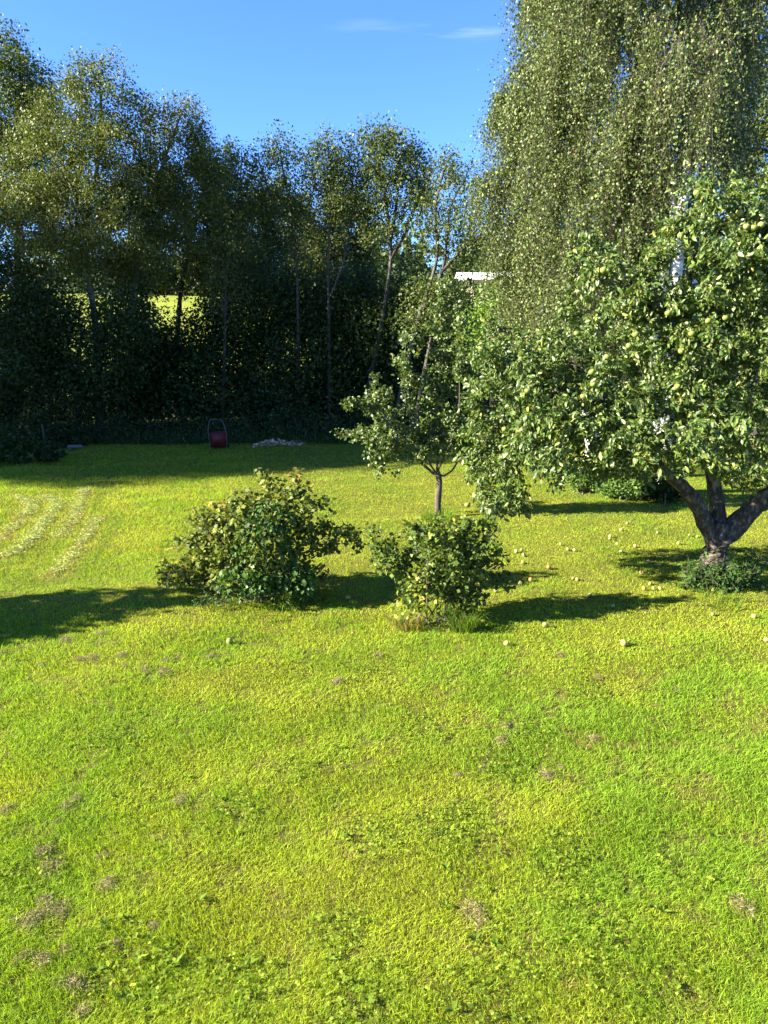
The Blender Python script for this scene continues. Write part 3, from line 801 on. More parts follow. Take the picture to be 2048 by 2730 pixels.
# ------------------------------------------------------------------ apple tree in front
APPLE = [(.075, .12, .02, 3), (.05, .088, .016, 2.5), (.12, .155, .03, 1.8), (.21, .225, .08, .7), (.2, .2, .03, .25)]
YA = 10.2
def pp(lst, Y=YA): return [P(a, b_, Y + (c[0] if c else 0)) for a, b_, *c in lst]
ab = G(1908, 1545)
ap_tr = [([ab + [0, 0, -.05]] + pp([(1905, 1490), (1918, 1430), (1925, 1390)]), .25, .165, 1.1),
         (pp([(1905, 1440), (1872, 1375, -.1), (1835, 1315, -.3), (1770, 1255, -.6), (1690, 1180, -1.0), (1600, 1080, -1.1), (1480, 1040, -.9), (1370, 1090, -.6), (1300, 1170, -.4)]), .12, .012, .38),
         (pp([(1918, 1420), (1912, 1350, .1), (1895, 1240, .1), (1860, 1080, -.2), (1800, 900, -.5), (1850, 700, -.7), (1860, 550, -.9)]), .115, .03, .35),
         (pp([(1930, 1430), (1975, 1390, -.1), (2020, 1340, -.2), (2080, 1290, -.4), (2160, 1150, -.8), (2150, 900, -1.2), (2090, 700, -1.4)]), .15, .04, .6),
         (pp([(2010, 1352, -.2), (2075, 1325, .3), (2200, 1250, .8), (2350, 1100, 1.2)]), .11, .03, .5),
         (pp([(1700, 1190, -1.0), (1560, 1000, -.6), (1400, 900, -.4), (1300, 860, -.3)]), .05, .01, .2),
         (pp([(1800, 910, -.5), (1700, 780, -.6), (1640, 680, -.6)]), .05, .02, .2)]
d_ = 1.2345
ap_el = []
for cx_, cy_, rx_, ry_, dy in [(1400, 800, 200, 180, -.9), (1560, 740, 160, 180, -1.2), (1500, 600, 130, 110, -1.2), (1600, 520, 90, 90, -1.2), (1300, 640, 90, 90, -.8), (1130, 850, 130, 100, -.5), (1200, 830, 120, 120, -1.0), (1190, 930, 90, 90, -1.2),
                               (1080, 960, 90, 90, -.4), (1060, 1050, 60, 60, -.4), (1240, 950, 140, 90, -1.2), (1430, 930, 150, 95, -1.7), (1590, 930, 100, 90, -1.5), (1600, 1020, 60, 40, -1.3), (1340, 1010, 60, 30, -1.0),
                               (1500, 430, 36, 60, -1.3), (1640, 425, 50, 75, -1.4), (1590, 460, 40, 60, -1.3), (1570, 640, 110, 110, -1.0), (1480, 690, 110, 90, -1.1), (1280, 560, 50, 40, -.9), (1450, 500, 40, 50, -1.2), (1110, 770, 90, 60, -.7),
                               (1720, 560, 120, 170, -1.0), (1760, 800, 160, 230, -.9), (1880, 850, 150, 260, .2), (1600, 800, 150, 200, .9), (1400, 900, 160, 110, .7), (1165, 1010, 60, 55, -.4), (1120, 1085, 22, 30, -.4), (1080, 1080, 40, 30, -.3)]:
    ap_el += pix_ells([(cx_ * d_, cy_ * d_, rx_ * d_, ry_ * d_, dy, min(1.2, .5 + rx_ * d_ * .004))], YA)
apple_root, ask, apos = make_tree('apple_tree', 'old spreading apple tree with a thick forked trunk at the right', ap_tr, ap_el, 1700, 98000, .067, APPLE, 'oval', 81,
          bark='apple_bark', lmat='apple_leaf', step=.16, jit=.02, up=.1, rc=.05, rmax=.012, tip=.0028, droop=.7, flat=.4, kl=.08, tipbias=1.2, wob=.09, kmax=14, width=.85)

# ------------------------------------------------------------------ young plum tree
PLUM = [(.085, .125, .026, 3), (.065, .10, .022, 2), (.12, .15, .05, 1), (.22, .2, .04, .12)]
YP = 13.4
pb = G(1167, 1380)
pl_tr = [([pb + [0, 0, -.05]] + pp([(1168, 1330), (1172, 1285), (1165, 1255)], YP), .068, .052, 1.1),
         (pp([(1168, 1275), (1205, 1255), (1230, 1200, .2), (1260, 1080, .3), (1290, 950, .2)], YP), .022, .006, .25),
         (pp([(1165, 1262), (1170, 1150), (1180, 1000), (1175, 850), (1180, 770)], YP), .024, .004, .2),
         (pp([(1165, 1265), (1120, 1190, -.2), (1085, 1080, -.3), (1080, 960, -.3), (1085, 900, -.3)], YP), .02, .004, .2),
         (pp([(1163, 1268), (1090, 1210, .2), (1000, 1165, .3), (920, 1155, .3), (896, 1156, .3)], YP), .03, .006, .25),
         (pp([(1150, 1240), (1060, 1150, -.3), (1010, 1090, -.4), (960, 1080, -.4), (930, 1075, -.4)], YP), .026, .006, .3),
         (pp([(1165, 1262), (1220, 1120, -.4), (1225, 950, -.4), (1235, 840, -.4)], YP), .02, .004, .25)]
pl_el = pix_ells([(1180, 860, 30, 100), (1175, 800, 22, 70), (1085, 960, 28, 90), (1130, 1080, 70, 110), (1180, 960, 35, 80), (1130, 880, 14, 60), (1230, 900, 40, 110), (1215, 1060, 80, 130), (960, 1155, 62, 14, .3), (1040, 1165, 60, 30), (1020, 1200, 50, 40),
                  (950, 1078, 34, 14, -.4), (1010, 1060, 35, 50, -.3), (1030, 1110, 50, 40), (1110, 1190, 60, 50), (1030, 1258, 36, 8, -.1), (1000, 1020, 10, 45, -.3), (1260, 1010, 60, 100), (1290, 1150, 70, 80), (1200, 1180, 70, 50), (1225, 870, 14, 60, -.3)], YP, .9)
make_tree('plum_tree', 'young fruit tree on a slim trunk in the middle of the lawn', pl_tr, pl_el, 480, 14500, .058, PLUM, 'oval', 82, bark='plum_bark', lmat='apple_leaf',
          step=.14, jit=.015, up=.35, rc=.055, rmax=.009, tip=.0024, droop=.15, flat=.6, kl=.06, tipbias=.6, kmax=12, width=1.35)

# ------------------------------------------------------------------ currant bushes
CURR = [(.11, .135, .022, 3), (.075, .10, .018, 2), (.17, .185, .03, 1.0), (.27, .22, .04, .15)]
def make_bush(label, base, stems, ells, Y, ntips, nleaf, size, pal, seed, extra=None, kind='lobed', name='currant_bush', dr=.9, zmin=.12, **kw):
    base = np.asarray(base, float)
    tr = []
    rng = np.random.default_rng(seed + 500)
    for i, q in enumerate(stems):
        st = base + (np.array([rng.normal() * .12, rng.normal() * .1, -.04]) if i else np.array([0, 0, -.04]))
        e = P(q[0], q[1], Y + (q[2] if len(q) > 2 else 0))
        mid = (st + e) / 2 + np.array([0, 0, .12])
        if i: tr.append(([st, st * .7 + mid * .3, mid, e], .011, .005, .15))
        else: tr.append(([st, mid, e], .013, .005, .2))
    kw.setdefault('bark', 'stem')
    return make_tree(name, label, tr, pix_ells(ells, Y, dr), ntips, nleaf, size, pal, kind, seed=seed, cat='bush', lmat='bush_leaf', step=.10, jit=.012, up=.2,
                     rc=.05, rmax=.0065, tip=.0017, droop=.25, flat=.7, kl=.08, extra=extra, zmin=zmin, kmax=6, wood='stems', leaf='foliage', tipbias=1.0, wob=0, **kw)
YB = 9.15
def raspberry(L, sk, rng):
    # taller dark green canes with pale undersides growing through the middle of the bush
    n = 1500
    e = pix_ells([(700, 1480, 90, 110, -.35), (650, 1550, 80, 50, -.5), (780, 1550, 70, 60, -.4), (720, 1390, 70, 60, -.25)], YB, .7)
    pos = ell_targets(e, n, rng, .9); pos = pos[pos[:, 2] > .12]; n = len(pos)
    d = rng.normal(size=(n, 3)) * .7 + np.array([0, -.5, -.45]); nr = np.array([0, -.2, .8]) + rng.normal(size=(n, 3)) * .45
    L.add(leaf_geo(pos, d, nr, rng.uniform(.05, .09, n), 'oval', pick_cols(n, [(.045, .09, .018, 3), (.06, .115, .02, 2), (.15, .19, .10, .3)], rng), 1.25))
    e = pix_ells([(780, 1268, 28, 16), (812, 1300, 18, 22), (470, 1470, 60, 50), (560, 1370, 60, 40)], YB, 1)
    pos = ell_targets(e, 55, rng, .8); n = len(pos)
    cc = pick_cols(n, [(.45, .25, .06, 1), (.4, .32, .06, 1)], rng)
    L.add(leaf_geo(pos, rng.normal(size=(n, 3)), np.array([0, 0, .5]) + rng.normal(size=(n, 3)) * .6, rng.uniform(.04, .07, n), 'lobed', cc))
bb = G(690, 1600)
big_bush, _, _ = make_bush('wide rounded currant bush with orange leaves at its top, left of the smaller bush', bb,
    [(690, 1350), (600, 1400), (520, 1460), (460, 1520), (760, 1330), (810, 1400), (900, 1450, .2), (620, 1330), (720, 1280), (560, 1540, -.4), (820, 1520, -.3), (700, 1450, -.6), (640, 1480, .6), (780, 1450, .7)],
    [(690, 1440, 150, 120), (570, 1450, 90, 70), (490, 1520, 70, 45), (440, 1535, 25, 20), (470, 1440, 14, 14), (540, 1390, 40, 30), (780, 1340, 80, 55), (650, 1345, 60, 40), (860, 1440, 60, 45), (930, 1425, 28, 20), (950, 1455, 16, 16), (720, 1285, 30, 22), (700, 1268, 10, 12), (745, 1262, 8, 14), (790, 1264, 26, 10), (870, 1350, 16, 16), (820, 1560, 70, 55), (600, 1570, 100, 40), (470, 1580, 40, 22)],
    YB, 760, 7600, .054, CURR, 101, raspberry)
YS = 8.3
def yellowtips(L, sk, rng):
    e = pix_ells([(1110, 1570, 30, 60, -.4), (1080, 1620, 40, 30, -.4), (1160, 1610, 30, 40, -.4), (1180, 1420, 40, 40)], YS, 1)
    pos = ell_targets(e, 190, rng, .8); n = len(pos)
    L.add(leaf_geo(pos, rng.normal(size=(n, 3)) + np.array([0, 0, -.3]), np.array([0, -.3, .6]) + rng.normal(size=(n, 3)) * .5, rng.uniform(.035, .06, n), 'lobed', pick_cols(n, [(.24, .25, .03, 2), (.16, .22, .03, 2), (.33, .28, .05, 1)], rng)))
sb = G(1165, 1655)
make_bush('smaller currant bush with yellowing lower leaves, right of the wide bush', sb,
    [(1170, 1420), (1100, 1430), (1040, 1460), (1000, 1440), (1250, 1410), (1300, 1430), (1340, 1500), (1100, 1390, .1), (1210, 1500, -.4), (1140, 1480, -.4), (1090, 1560, -.3), (1260, 1560, -.3), (1180, 1450, .5)],
    [(1170, 1500, 110, 75), (1050, 1490, 50, 50), (1270, 1470, 65, 60), (1335, 1545, 38, 18), (1180, 1425, 80, 30), (1300, 1400, 26, 24), (1340, 1460, 14, 18), (1100, 1420, 24, 24), (1240, 1580, 60, 45), (1100, 1580, 40, 50), (990, 1425, 14, 26), (1010, 1470, 22, 26), (1140, 1392, 7, 22), (1060, 1440, 10, 24), (1250, 1395, 20, 12)],
    YS, 560, 6600, .046, [(.085, .125, .02, 3), (.06, .095, .017, 2), (.15, .18, .03, 1), (.27, .24, .04, .12)], 102, yellowtips)
# bush out of frame at the left whose shade lies across the lawn
copy_tree(big_bush, None, (-8.7, 7.0, 0), .6, (1.4, 1.8, 1.8), 'bush standing beyond the left edge of the photograph, shading the lawn')

# ------------------------------------------------------------------ shrubs, weeds and tufts
bsh = dict(kind='diamond', zmin=.05)
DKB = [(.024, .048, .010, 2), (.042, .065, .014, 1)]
LGT = [(.10, .17, .03, 2), (.075, .13, .025, 1)]
def shrub(label, base_px, ells, n, size, pal, seed, dY=0.3, ntips=160, name='shrub'):
    g = G(*base_px); Y = g[1] + dY
    make_bush(label, g, [(e[0], e[1]) for e in ells] + [(ells[0][0] + 10, ells[0][1] - 5)], ells, Y, ntips, n, size, pal, seed, name=name, **bsh)
shrub('light green shrub at the foot of the left birch', (1555, 1318), [(1545, 1285, 35, 35), (1590, 1295, 30, 30), (1570, 1255, 40, 35), (1600, 1245, 26, 40)], 4200, .06, LGT, 111)
shrub('low bright leafy plants between the two birch stems', (1655, 1335), [(1640, 1305, 45, 25), (1690, 1310, 35, 25)], 2600, .06, LGT, 112)
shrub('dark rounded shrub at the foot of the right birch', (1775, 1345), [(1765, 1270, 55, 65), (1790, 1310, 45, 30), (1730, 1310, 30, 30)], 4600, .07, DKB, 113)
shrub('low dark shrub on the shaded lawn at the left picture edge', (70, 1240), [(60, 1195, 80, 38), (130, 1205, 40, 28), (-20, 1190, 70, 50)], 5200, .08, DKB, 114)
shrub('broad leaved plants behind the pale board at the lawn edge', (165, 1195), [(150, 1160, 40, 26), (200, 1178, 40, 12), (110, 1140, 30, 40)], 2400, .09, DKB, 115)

def make_undergrowth():
    rng = np.random.default_rng(120)
    L = Leaves()
    n = 26000
    x = rng.uniform(-17, 6, n); y = 23.2 + .02 * x + np.abs(rng.normal(0, .9, n)) + .7 * (fbm(x, x * 0 + 3, .5) - .5)
    h = (.25 + .9 * fbm(x + 50, y, .7) ** 1.5) * np.clip((y - 22.9) / .8, .15, 1.4)
    pos = np.stack([x, y, ground_z(x, y) + h * rng.random(n)], 1)
    d = rng.normal(size=(n, 3)) * .5 + np.array([0, -.1, .7]); nr = rng.normal(size=(n, 3)) + np.array([0, -.3, .4])
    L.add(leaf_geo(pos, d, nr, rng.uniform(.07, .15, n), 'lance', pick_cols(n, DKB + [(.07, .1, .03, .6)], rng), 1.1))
    n = 110000
    x = rng.uniform(-24, 15, n); y = rng.uniform(24.5, 34, n); hh = (2.9 + .6 * np.clip(y - 26, 0, 8)) * np.clip(fbm(x + 9, y + 9, .45) * 2.4 - .45, .1, 1.3)
    pos = np.stack([x, y, ground_z(x, y) + hh * rng.random(n)], 1)
    # a window in the thicket where the sunny field shows
    pos = pos[~((np.abs(pos[:, 0] + 7.9) < 1.0) & (pos[:, 1] > 25.5) & (pos[:, 2] > 3.0))]; n = len(pos)
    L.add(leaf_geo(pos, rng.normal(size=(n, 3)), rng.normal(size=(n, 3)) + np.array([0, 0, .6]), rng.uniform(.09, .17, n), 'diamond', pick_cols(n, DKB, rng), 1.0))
    o = L.build('undergrowth', M['leaf'])
    tag(o, 'dark shaded undergrowth along the foot of the tree row', 'undergrowth', kind='stuff')
make_undergrowth()

def make_weeds(label, c, r, nst, h, seed, leafsize, pal, name='nettle_clump', kind='oval', wd=.8):
    rng = np.random.default_rng(seed)
    root = empty(name, c, label, 'weeds')
    T = Tubes(); L = Leaves()
    for k in range(nst):
        a = rng.uniform(0, 6.28); q = r * math.sqrt(rng.random())
        b0 = np.array([q * math.cos(a), q * math.sin(a) * .7, 0]); hh = h * rng.uniform(.35, 1) * (1 - .4 * q / r)
        top = b0 + np.array([rng.normal() * .12 + .25 * b0[0] * hh, rng.normal() * .1, hh])
        mid = (b0 + top) / 2 + rng.normal(size=3) * .02
        pts = resample([b0, mid, top], .05)
        T.add(pts, np.linspace(.004, .0015, len(pts)), 4)
        for i, p in enumerate(pts[1:]):
            for sgn in (0, 1):
                a2 = i * 1.57 + sgn * math.pi + rng.normal() * .3
                d = np.array([[math.cos(a2), math.sin(a2), -.1 + .4 * rng.normal()]])
                L.add(leaf_geo(p[None], d, np.array([[0, 0, 1.]]) + rng.normal(size=(1, 3)) * .25, [leafsize * rng.uniform(.5, 1.2) * (1 - .4 * i / len(pts))], kind, pick_cols(1, pal, rng), wd))
    T.build('stems', M['stem'], root); L.build('foliage', M['bush_leaf'], root)
    return root
NET = [(.03, .075, .014, 3), (.05, .105, .016, 2), (.09, .15, .03, .5)]
wc = G(1905, 1565)
make_weeds('dark green nettles crowding the foot of the apple trunk', wc + [-.05, -.05, 0], .42, 80, .6, 131, .11, NET)
make_weeds('leafy weeds arching out right of the apple trunk', G(1975, 1560), .3, 26, .75, 132, .13, NET, 'leafy_weed', 'oval', .65)
make_weeds('bright green ferny weeds at the left foot of the wide bush', G(590, 1610) + [0, -.12, 0], .28, 22, .3, 133, .07, [(.07, .16, .035, 1), (.05, .12, .03, 1)], 'leafy_weed', 'lance', 1.0)
make_weeds('bright green weeds at the foot of the smaller bush', G(1175, 1672) + [0, -.03, 0], .22, 22, .36, 134, .05, [(.08, .17, .03, 2), (.12, .2, .03, 1)], 'leafy_weed', 'oval', .9)

def make_tuft(label, c, r, n, h, seed, pal):
    rng = np.random.default_rng(seed)
    a = rng.uniform(0, 6.28, n); q = r * np.sqrt(rng.random(n))
    b0 = np.stack([q * np.cos(a), q * np.sin(a), 0 * a], 1)
    hh = h * rng.uniform(.4, 1.1, n); a2 = a + rng.normal(0, .8, n); out = hh * rng.uniform(.2, 1.0, n)
    d = np.stack([np.cos(a2), np.sin(a2), 0 * a], 1); s_ = np.stack([-np.sin(a2), np.cos(a2), 0 * a], 1) * rng.uniform(.002, .0045, n)[:, None]
    z = np.array([0, 0, 1.])
    m1_ = b0 + d * (out * .3)[:, None] + z * (hh * .65)[:, None]; m2_ = b0 + d * (out * .7)[:, None] + z * (hh * .9)[:, None]; tp = b0 + d * (out * 1.15)[:, None] + z * (hh * .75)[:, None]
    V = np.stack([b0 - s_, b0 + s_, m1_ + s_, m1_ - s_, m2_ + s_ * .7, m2_ - s_ * .7, tp], 1)
    F = np.array([(0, 1, 2), (0, 2, 3), (3, 2, 4), (3, 4, 5), (5, 4, 6)])
    o = mesh('grass_tuft', V.reshape(-1, 3), [(F[None] + (np.arange(n) * 7)[:, None, None]).reshape(-1, 3)], M['grass'], None, np.repeat(pick_cols(n, pal, rng), 7, 0))
    o.location = tuple(c)
    tag(o, label, 'grass')
TG = [(.085, .17, .02, 3), (.13, .2, .02, 2), (.2, .17, .06, .6)]
make_tuft('tuft of long drooping grass right of the smaller bush foot', G(1235, 1678), .17, 420, .26, 141, TG)
make_tuft('ring of unmown grass round the young trunk', G(1168, 1388), .3, 420, .2, 142, TG)
make_tuft('long grass under the front of the wide bush', G(690, 1628), .5, 320, .12, 143, TG)
make_tuft('straw coloured grass at the left foot of the smaller bush', G(1085, 1668), .2, 260, .14, 144, [(.28, .21, .09, 2), (.2, .18, .05, 1), (.1, .16, .02, 1)])
make_tuft('unmown grass in front of the nettles under the apple tree', G(1900, 1605), .4, 260, .13, 145, TG)

# ------------------------------------------------------------------ apples
def apple_mesh(name, r, seed):
    rng = np.random.default_rng(seed)
    th = np.linspace(0, np.pi, 13); k = 14
    prof_r = np.sin(th) * (1 + .08 * np.cos(th)); prof_z = np.cos(th) * .9 - .32 * np.exp(-(th / .42) ** 2) + .2 * np.exp(-((np.pi - th) / .35) ** 2)
    a = np.linspace(0, 2 * np.pi, k, endpoint=False)
    lob = 1 + .03 * np.cos(5 * a + rng.random() * 6)
    V = np.stack([np.outer(prof_r, np.cos(a) * lob), np.outer(prof_r, np.sin(a) * lob), np.repeat(prof_z[:, None], k, 1)], -1).reshape(-1, 3) * r
    i = np.arange(12)[:, None] * k; j = np.arange(k)[None]
    q = np.stack([i + j, i + k + j, i + k + (j + 1) % k, i + (j + 1) % k], -1).reshape(-1, 4)
    an = np.linspace(0, 2 * np.pi, 4, endpoint=False)
    sv = np.concatenate([np.stack([.05 * np.cos(an) + x0, .05 * np.sin(an), np.full(4, z0)], 1) for x0, z0 in ((0, .55), (.05, .9), (.14, 1.2))]) * r
    sj = np.arange(4); sf = np.concatenate([np.stack([sj + l, (sj + 1) % 4 + l, (sj + 1) % 4 + 4 + l, sj + 4 + l], 1) for l in (0, 4)]) + len(V)
    return np.concatenate([V, sv]), [q, sf]
def apple_mat(name, c1, c2):
    m, t, b = nodes(name)
    tcn = t.nodes.new('ShaderNodeTexCoord'); n = t.nodes.new('ShaderNodeTexNoise'); n.inputs['Scale'].default_value = 22; n.inputs['Detail'].default_value = 5
    r = t.nodes.new('ShaderNodeValToRGB'); r.color_ramp.elements[0].position = .38; r.color_ramp.elements[0].color = (*c1, 1); r.color_ramp.elements[1].position = .62; r.color_ramp.elements[1].color = (*c2, 1)
    t.links.new(tcn.outputs['Object'], n.inputs['Vector']); t.links.new(n.outputs[0], r.inputs[0]); t.links.new(r.outputs[0], b.inputs['Base Color'])
    b.inputs['Roughness'].default_value = .38; b.inputs['Subsurface Weight'].default_value = .1; b.inputs['Subsurface Radius'].default_value = (.01, .01, .004)
    return m
M['apple_pale'] = apple_mat('pale_apple_skin', (.2, .19, .04), (.28, .24, .07))
M['apple_green'] = apple_mat('green_apple_skin', (.13, .165, .025), (.2, .21, .04))
M['apple_orange'] = apple_mat('bruised_apple_skin', (.3, .13, .02), (.26, .17, .05))
APM = {}
for nm, mt in (('pale', 'apple_pale'), ('green', 'apple_green'), ('orange', 'apple_orange')):
    V, F = apple_mesh(nm, 1.0, len(nm))
    o = mesh('apple', V, F, M[mt], smooth=True, link=False)
    APM[nm] = o.data; bpy.data.objects.remove(o)
arng = np.random.default_rng(150)
def put_apple(name, pos, r, kind, label, group):
    o = bpy.data.objects.new(name, APM[kind]); COL.objects.link(o)
    o.location = tuple(pos); o.scale = (r, r, r)
    if group.startswith('windfall'): o.rotation_euler = tuple(arng.uniform(-1.8, 1.8, 3))
    else: o.rotation_euler = (arng.normal() * .25, arng.normal() * .25, arng.uniform(0, 6))
    tag(o, label, 'apple', group)
GW = 'windfall apples on the lawn'
c8 = lambda x, y: (1248 + x / 2.074, 1250 + y / 2.074)
pale = [(510, 436), (265, 476), (295, 468), (308, 497), (302, 538), (551, 463), (587, 467), (580, 615), (602, 618), (287, 648), (153, 685), (785, 385), (783, 398), (825, 430), (923, 441), (846, 470), (1165, 414), (1225, 367), (1268, 375), (880, 315), (845, 352), (997, 521), (1007, 638), (1027, 672), (1060, 671), (675, 707), (800, 771), (1627, 660), (1612, 495), (1647, 522), (1352, 815), (1355, 690), (475, 205), (1048, 360)]
for q in pale:
    g = G(*c8(*q)); r = arng.uniform(.025, .035)
    put_apple('fallen_apple', g + [0, 0, r * .55 + float(ground_z(g[0], g[1])) + .012], r, 'pale', 'pale yellow windfall apple lying in the grass near the apple tree', GW)
for q in [(445, 566), (345, 632), (960, 583), (972, 676)]:
    g = G(*c8(*q)); put_apple('fallen_apple', g + [0, 0, .04 + float(ground_z(g[0], g[1]))], .034, 'orange', 'rotting orange brown windfall apple in the grass near the apple tree', GW)
for q, lab, r, kd in [((858, 990), 'largest pale windfall apple, lying alone nearest the viewer in open grass', .042, 'pale'), ((425, 885), 'pale windfall apple before the shadow tip of the smaller bush', .034, 'pale'),
                 ((212, 985), 'pale windfall apple lying in front of the smaller bush to its right', .032, 'pale'), ((1578, 835), 'pale windfall apple in open grass in front of the nettles', .034, 'pale'),
                 ((1645, 965), 'pale windfall apple at the right picture edge in open grass', .03, 'pale')]:
    g = G(*c8(*q)); put_apple('fallen_apple', g + [0, 0, r * .85 + float(ground_z(g[0], g[1])) + .012], r, kd, lab, GW)
for q, lab in [((613, 1717), 'pale windfall apple lying alone in front of the wide bush'), ((928, 1596), 'greenish windfall apple in the shade between the two bushes')]:
    g = G(*q); put_apple('fallen_apple', g + [0, 0, .042 + float(ground_z(g[0], g[1]))], .037, 'pale' if q[0] < 800 else 'green', lab, GW)

# apples on the tree, each just inside the outer leaves of the crown
rel = apos - np.array([0, 0, CAM_H]); sp_, cp_ = math.sin(PITCH), math.cos(PITCH)
dep = rel[:, 1] * cp_ - rel[:, 2] * sp_
lpx = 1024 + FPX * rel[:, 0] / dep; lpy = 1365 - FPX * (rel[:, 1] * sp_ + rel[:, 2] * cp_) / dep
HANG = [(1250 + x / 2.079, y / 2.079) for x, y in [(1265, 1070), (1175, 1305), (1465, 1195), (1500, 1180), (1390, 1220), (1540, 1255), (1580, 1262), (1620, 1248), (748, 1495), (1608, 1515)]]
HANG += [(1350 + x / 2.377, 700 + y / 2.377) for x, y in [(617, 48), (730, 290), (1028, 320), (1390, 350), (875, 430), (820, 455), (447, 448), (778, 528), (637, 600), (543, 693), (553, 770), (488, 848), (1085, 785), (1110, 560), (988, 1195), (1280, 370), (1175, 450)]]
HANG += [(850 + x / 2.37, 750 + y / 2.37) for x, y in [(1175, 935), (1085, 985), (1320, 690), (940, 1412)]]
for i, (x, y) in enumerate(HANG):
    near = np.hypot(lpx - x, lpy - y) < 26
    if near.sum() < 3:
        near = np.hypot(lpx - x, lpy - y) < 60
    yy = np.sort(apos[near, 1]); Yh = yy[min(len(yy) - 1, 11)] if len(yy) else 9.0
    top = y < 620 and x > 1800
    put_apple('hanging_apple', P(x, y, Yh), arng.uniform(.036, .043), 'pale' if top and i % 2 else 'green',
              'ripe yellow apple in the sunlit top of the apple tree' if top else 'green yellow apple hanging among the leaves of the apple tree', 'apples hanging in the apple tree')

# ------------------------------------------------------------------ small things on the lawn
def make_clump(seed):
    rng = np.random.default_rng(seed); n = 380
    lob = rng.normal(size=(4, 2)) * .012; lob[:, 0] *= 1.6; kl_ = rng.integers(0, 4, n)
    a = rng.uniform(0, 6.28, n); q = .06 * np.sqrt(-np.log(rng.random(n) * .95 + .05))
    hz = .05 * np.clip(1 - (q / .1) ** 2, .05, 1) * rng.random(n)
    pos = np.stack([q * np.cos(a) + lob[kl_, 0], q * np.sin(a) + lob[kl_, 1], hz], 1)
    d = rng.normal(size=(n, 3)) * np.array([1, 1, .45]); nr = rng.normal(size=(n, 3))
    V, F, C = leaf_geo(pos, d, nr, rng.uniform(.012, .04, n), 'lance', pick_cols(n, [(.14, .10, .05, 3), (.27, .20, .11, 3), (.40, .31, .18, 2), (.2, .22, .03, .6)], rng), .4)
    V[:, 2] = np.maximum(V[:, 2], -.005)
    o = mesh('dead_grass_clump', V, [F], M['dry'], None, C, link=False)
    d_ = o.data; bpy.data.objects.remove(o); return d_
CL = [make_clump(k) for k in range(1, 10)]
ca = lambda L, ox, oy, s_: [(ox + x / s_, oy + y / s_) for x, y in L]
clumps = ca([(20, 1510), (490, 1415), (310, 1590), (580, 1555), (625, 1560), (700, 1550), (715, 1585), (900, 1550), (920, 1620), (1230, 1580), (1200, 1640), (1070, 1640), (750, 1375), (575, 725), (600, 680), (640, 590), (560, 740), (410, 900)], 0, 1200, 2.765)
clumps += ca([(40, 150), (480, 90), (415, 130), (370, 220), (265, 420), (335, 515), (650, 435), (265, 745), (340, 780), (390, 810), (190, 890), (205, 850), (965, 885), (740, 1000), (410, 1040), (150, 1090), (240, 1130), (370, 1245), (470, 1250), (680, 630), (1130, 90), (530, 1420)], 0, 2100, 2.37)
clumps += ca([(960, 170), (990, 100), (930, 210), (1620, 200), (1370, 400), (1260, 470), (610, 470), (745, 1495)], 1000, 1900, 2.765)
clumps += ca([(505, 1040), (720, 1160), (1140, 1210)], 1248, 1250, 2.074) + [(1010, 1748), (905, 1825), (1980, 2420), (1290, 2050), (560, 1760), (440, 1800)]
for i, q in enumerate(clumps):
    g = G(*q); o = bpy.data.objects.new('dead_grass_clump', CL[i % 9]); COL.objects.link(o)
    sc = arng.uniform(.45, .95); o.location = (g[0], g[1], float(ground_z(g[0], g[1])) + .012); o.rotation_euler = (0, 0, arng.uniform(0, 6)); o.scale = (sc * arng.uniform(.7, 1.4), sc, sc * .9)
    tag(o, 'small brown clump of raked dead grass lying on the sunlit lawn', 'grass clump', 'clumps of dead grass on the lawn')

# red hand cart at the shaded lawn edge
M['red_paint'] = noise_mat('worn_red_paint', (.08, .008, .008), (.12, .014, .013), 6, rough=.5, bump=.05)
M['tube_metal'] = noise_mat('grey_tube_metal', (.05, .055, .055), (.09, .095, .1), 8, rough=.4, bump=.02)
M['rubber'] = noise_mat('black_rubber', (.02, .02, .02), (.035, .035, .035), 12)
def make_cart():
    g = G(583, 1196)
    root = empty('hand_cart', g + [0, 0, float(ground_z(g[0], g[1]))], 'red hand cart with a grey tubular handle at the shaded lawn edge', 'cart')
    wt, wb, z0, z1, dp = .24, .205, .05, .50, .3
    V = np.array([(-wb, 0, z0), (wb, 0, z0), (wb, dp, z0), (-wb, dp, z0), (-wt, -.05, z1), (wt, -.05, z1), (wt, dp + .08, z1), (-wt, dp + .08, z1)])
    W = V * np.array([.94, 1, 1]) + np.array([0, .0, .02]); W[:4, 1] = np.clip(W[:4, 1], .012, dp - .012); W[4:, 1] = np.clip(W[4:, 1], -.035, dp + .065); W[4:, 2] = z1
    Fo = [(0, 1, 5, 4), (1, 2, 6, 5), (2, 3, 7, 6), (3, 0, 4, 7), (3, 2, 1, 0)]
    Fi = [tuple(np.array(f)[::-1] + 8) for f in Fo]
    rim = [(4, 5, 13, 12), (5, 6, 14, 13), (6, 7, 15, 14), (7, 4, 12, 15)]
    mesh('body', np.concatenate([V, W]), [np.array(Fo + Fi + rim)], M['red_paint'], root)
    T = Tubes()
    h = [(-.255, .0, .08), (-.275, -.06, .55), (-.23, -.02, .86), (-.2, .0, .9), (.06, .02, .9), (.15, .0, .87), (.275, -.06, .5), (.25, 0, .08)]
    T.add(resample(np.array(h), .05), np.full(len(resample(np.array(h), .05)), .013), 8)
    T.build('handle', M['tube_metal'], root)
    for sx_ in (-1, 1):
        T = Tubes(); an = np.linspace(0, 2 * np.pi, 19)
        T.add(np.stack([np.full(19, sx_ * .25), .18 + .09 * np.cos(an), .1 + .09 * np.sin(an)], 1), np.full(19, .02), 8)
        T.add([(sx_ * .235, .18, .1), (sx_ * .265, .18, .1)], [.05, .05], 10)
        T.build('wheel', M['rubber'], root)
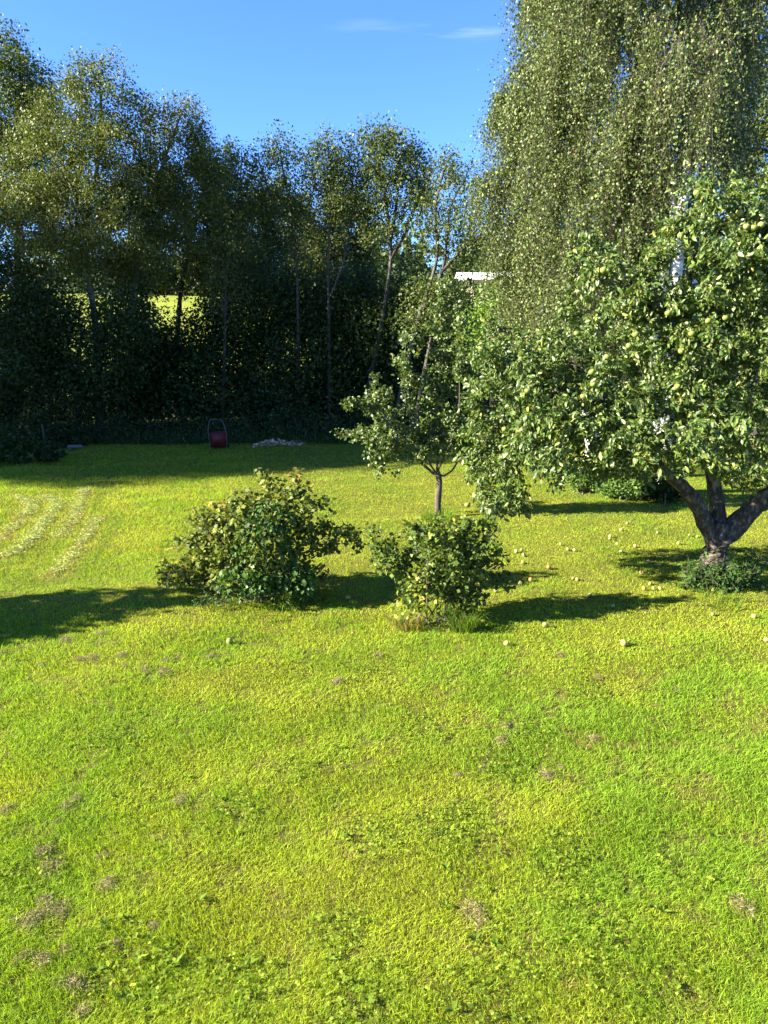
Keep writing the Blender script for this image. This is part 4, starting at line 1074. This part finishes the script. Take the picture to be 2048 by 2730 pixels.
make_cart()
# pale heap at the lawn edge
def make_heap():
    rng = np.random.default_rng(160); a = G(675, 1190); b_ = G(815, 1181); n = 420
    V = []; F = []; C = []; off = 0
    for k in range(n):
        u = rng.random(); c = a * (1 - u) + b_ * u + np.array([0, rng.normal() * .22, 0])
        hh = .16 * math.exp(-((u - .35) / .3) ** 2); c[2] = float(ground_z(c[0], c[1])) + hh * rng.random() + .015
        v, f = box((0, 0, 0), rng.uniform(.025, .07, 3) * np.array([1.4, 1, .6])); v += rng.normal(size=v.shape) * .006
        al, be = rng.uniform(0, 6.28), rng.normal() * .5
        R = np.array([[math.cos(al), -math.sin(al), 0], [math.sin(al), math.cos(al), 0], [0, 0, 1]]) @ np.array([[1, 0, 0], [0, math.cos(be), -math.sin(be)], [0, math.sin(be), math.cos(be)]])
        V.append(v @ R.T + c); F.append(f + off); off += 8; C.append(np.tile(pick_cols(1, [(.68, .54, .32, 2), (.45, .33, .18, 2), (.25, .18, .11, 1)], rng), (8, 1)))
    o = mesh('wood_chips', np.concatenate(V), [np.concatenate(F)], M['dry'], None, np.concatenate(C))
    tag(o, 'low heap of pale chips on the grass right of the red cart', 'heap', kind='stuff')
make_heap()
M['grey_wood'] = noise_mat('grey_weathered_wood', (.12, .11, .10), (.24, .225, .2), 8, stretch=(.3, 4, 4))
g = G(204, 1199)
bd = boxes('board', [((0, 0, .1), (.5, .12, .03)), ((-.05, .06, .135), (.38, .09, .025)), ((-.16, .02, .042), (.05, .1, .084)), ((.17, .02, .042), (.05, .1, .084))], M['grey_wood'])
bd.location = (g[0], g[1], float(ground_z(g[0], g[1]))); bd.rotation_euler = (0, 0, .12)
tag(bd, 'weathered grey boards lying low at the shaded lawn edge', 'board')
T = Tubes(); g = G(96, 1215); T.add([(0, 0, -.05), (.01, 0, .4), (.0, 0, .85)], [.022, .022, .02], 8, cap=True)
st_ = T.build('stake', M['bark']); st_.location = (g[0], g[1] + .6, float(ground_z(g[0], g[1])))
tag(st_, 'thin upright wooden stake among the shaded plants at the left', 'stake')
#@@PART5
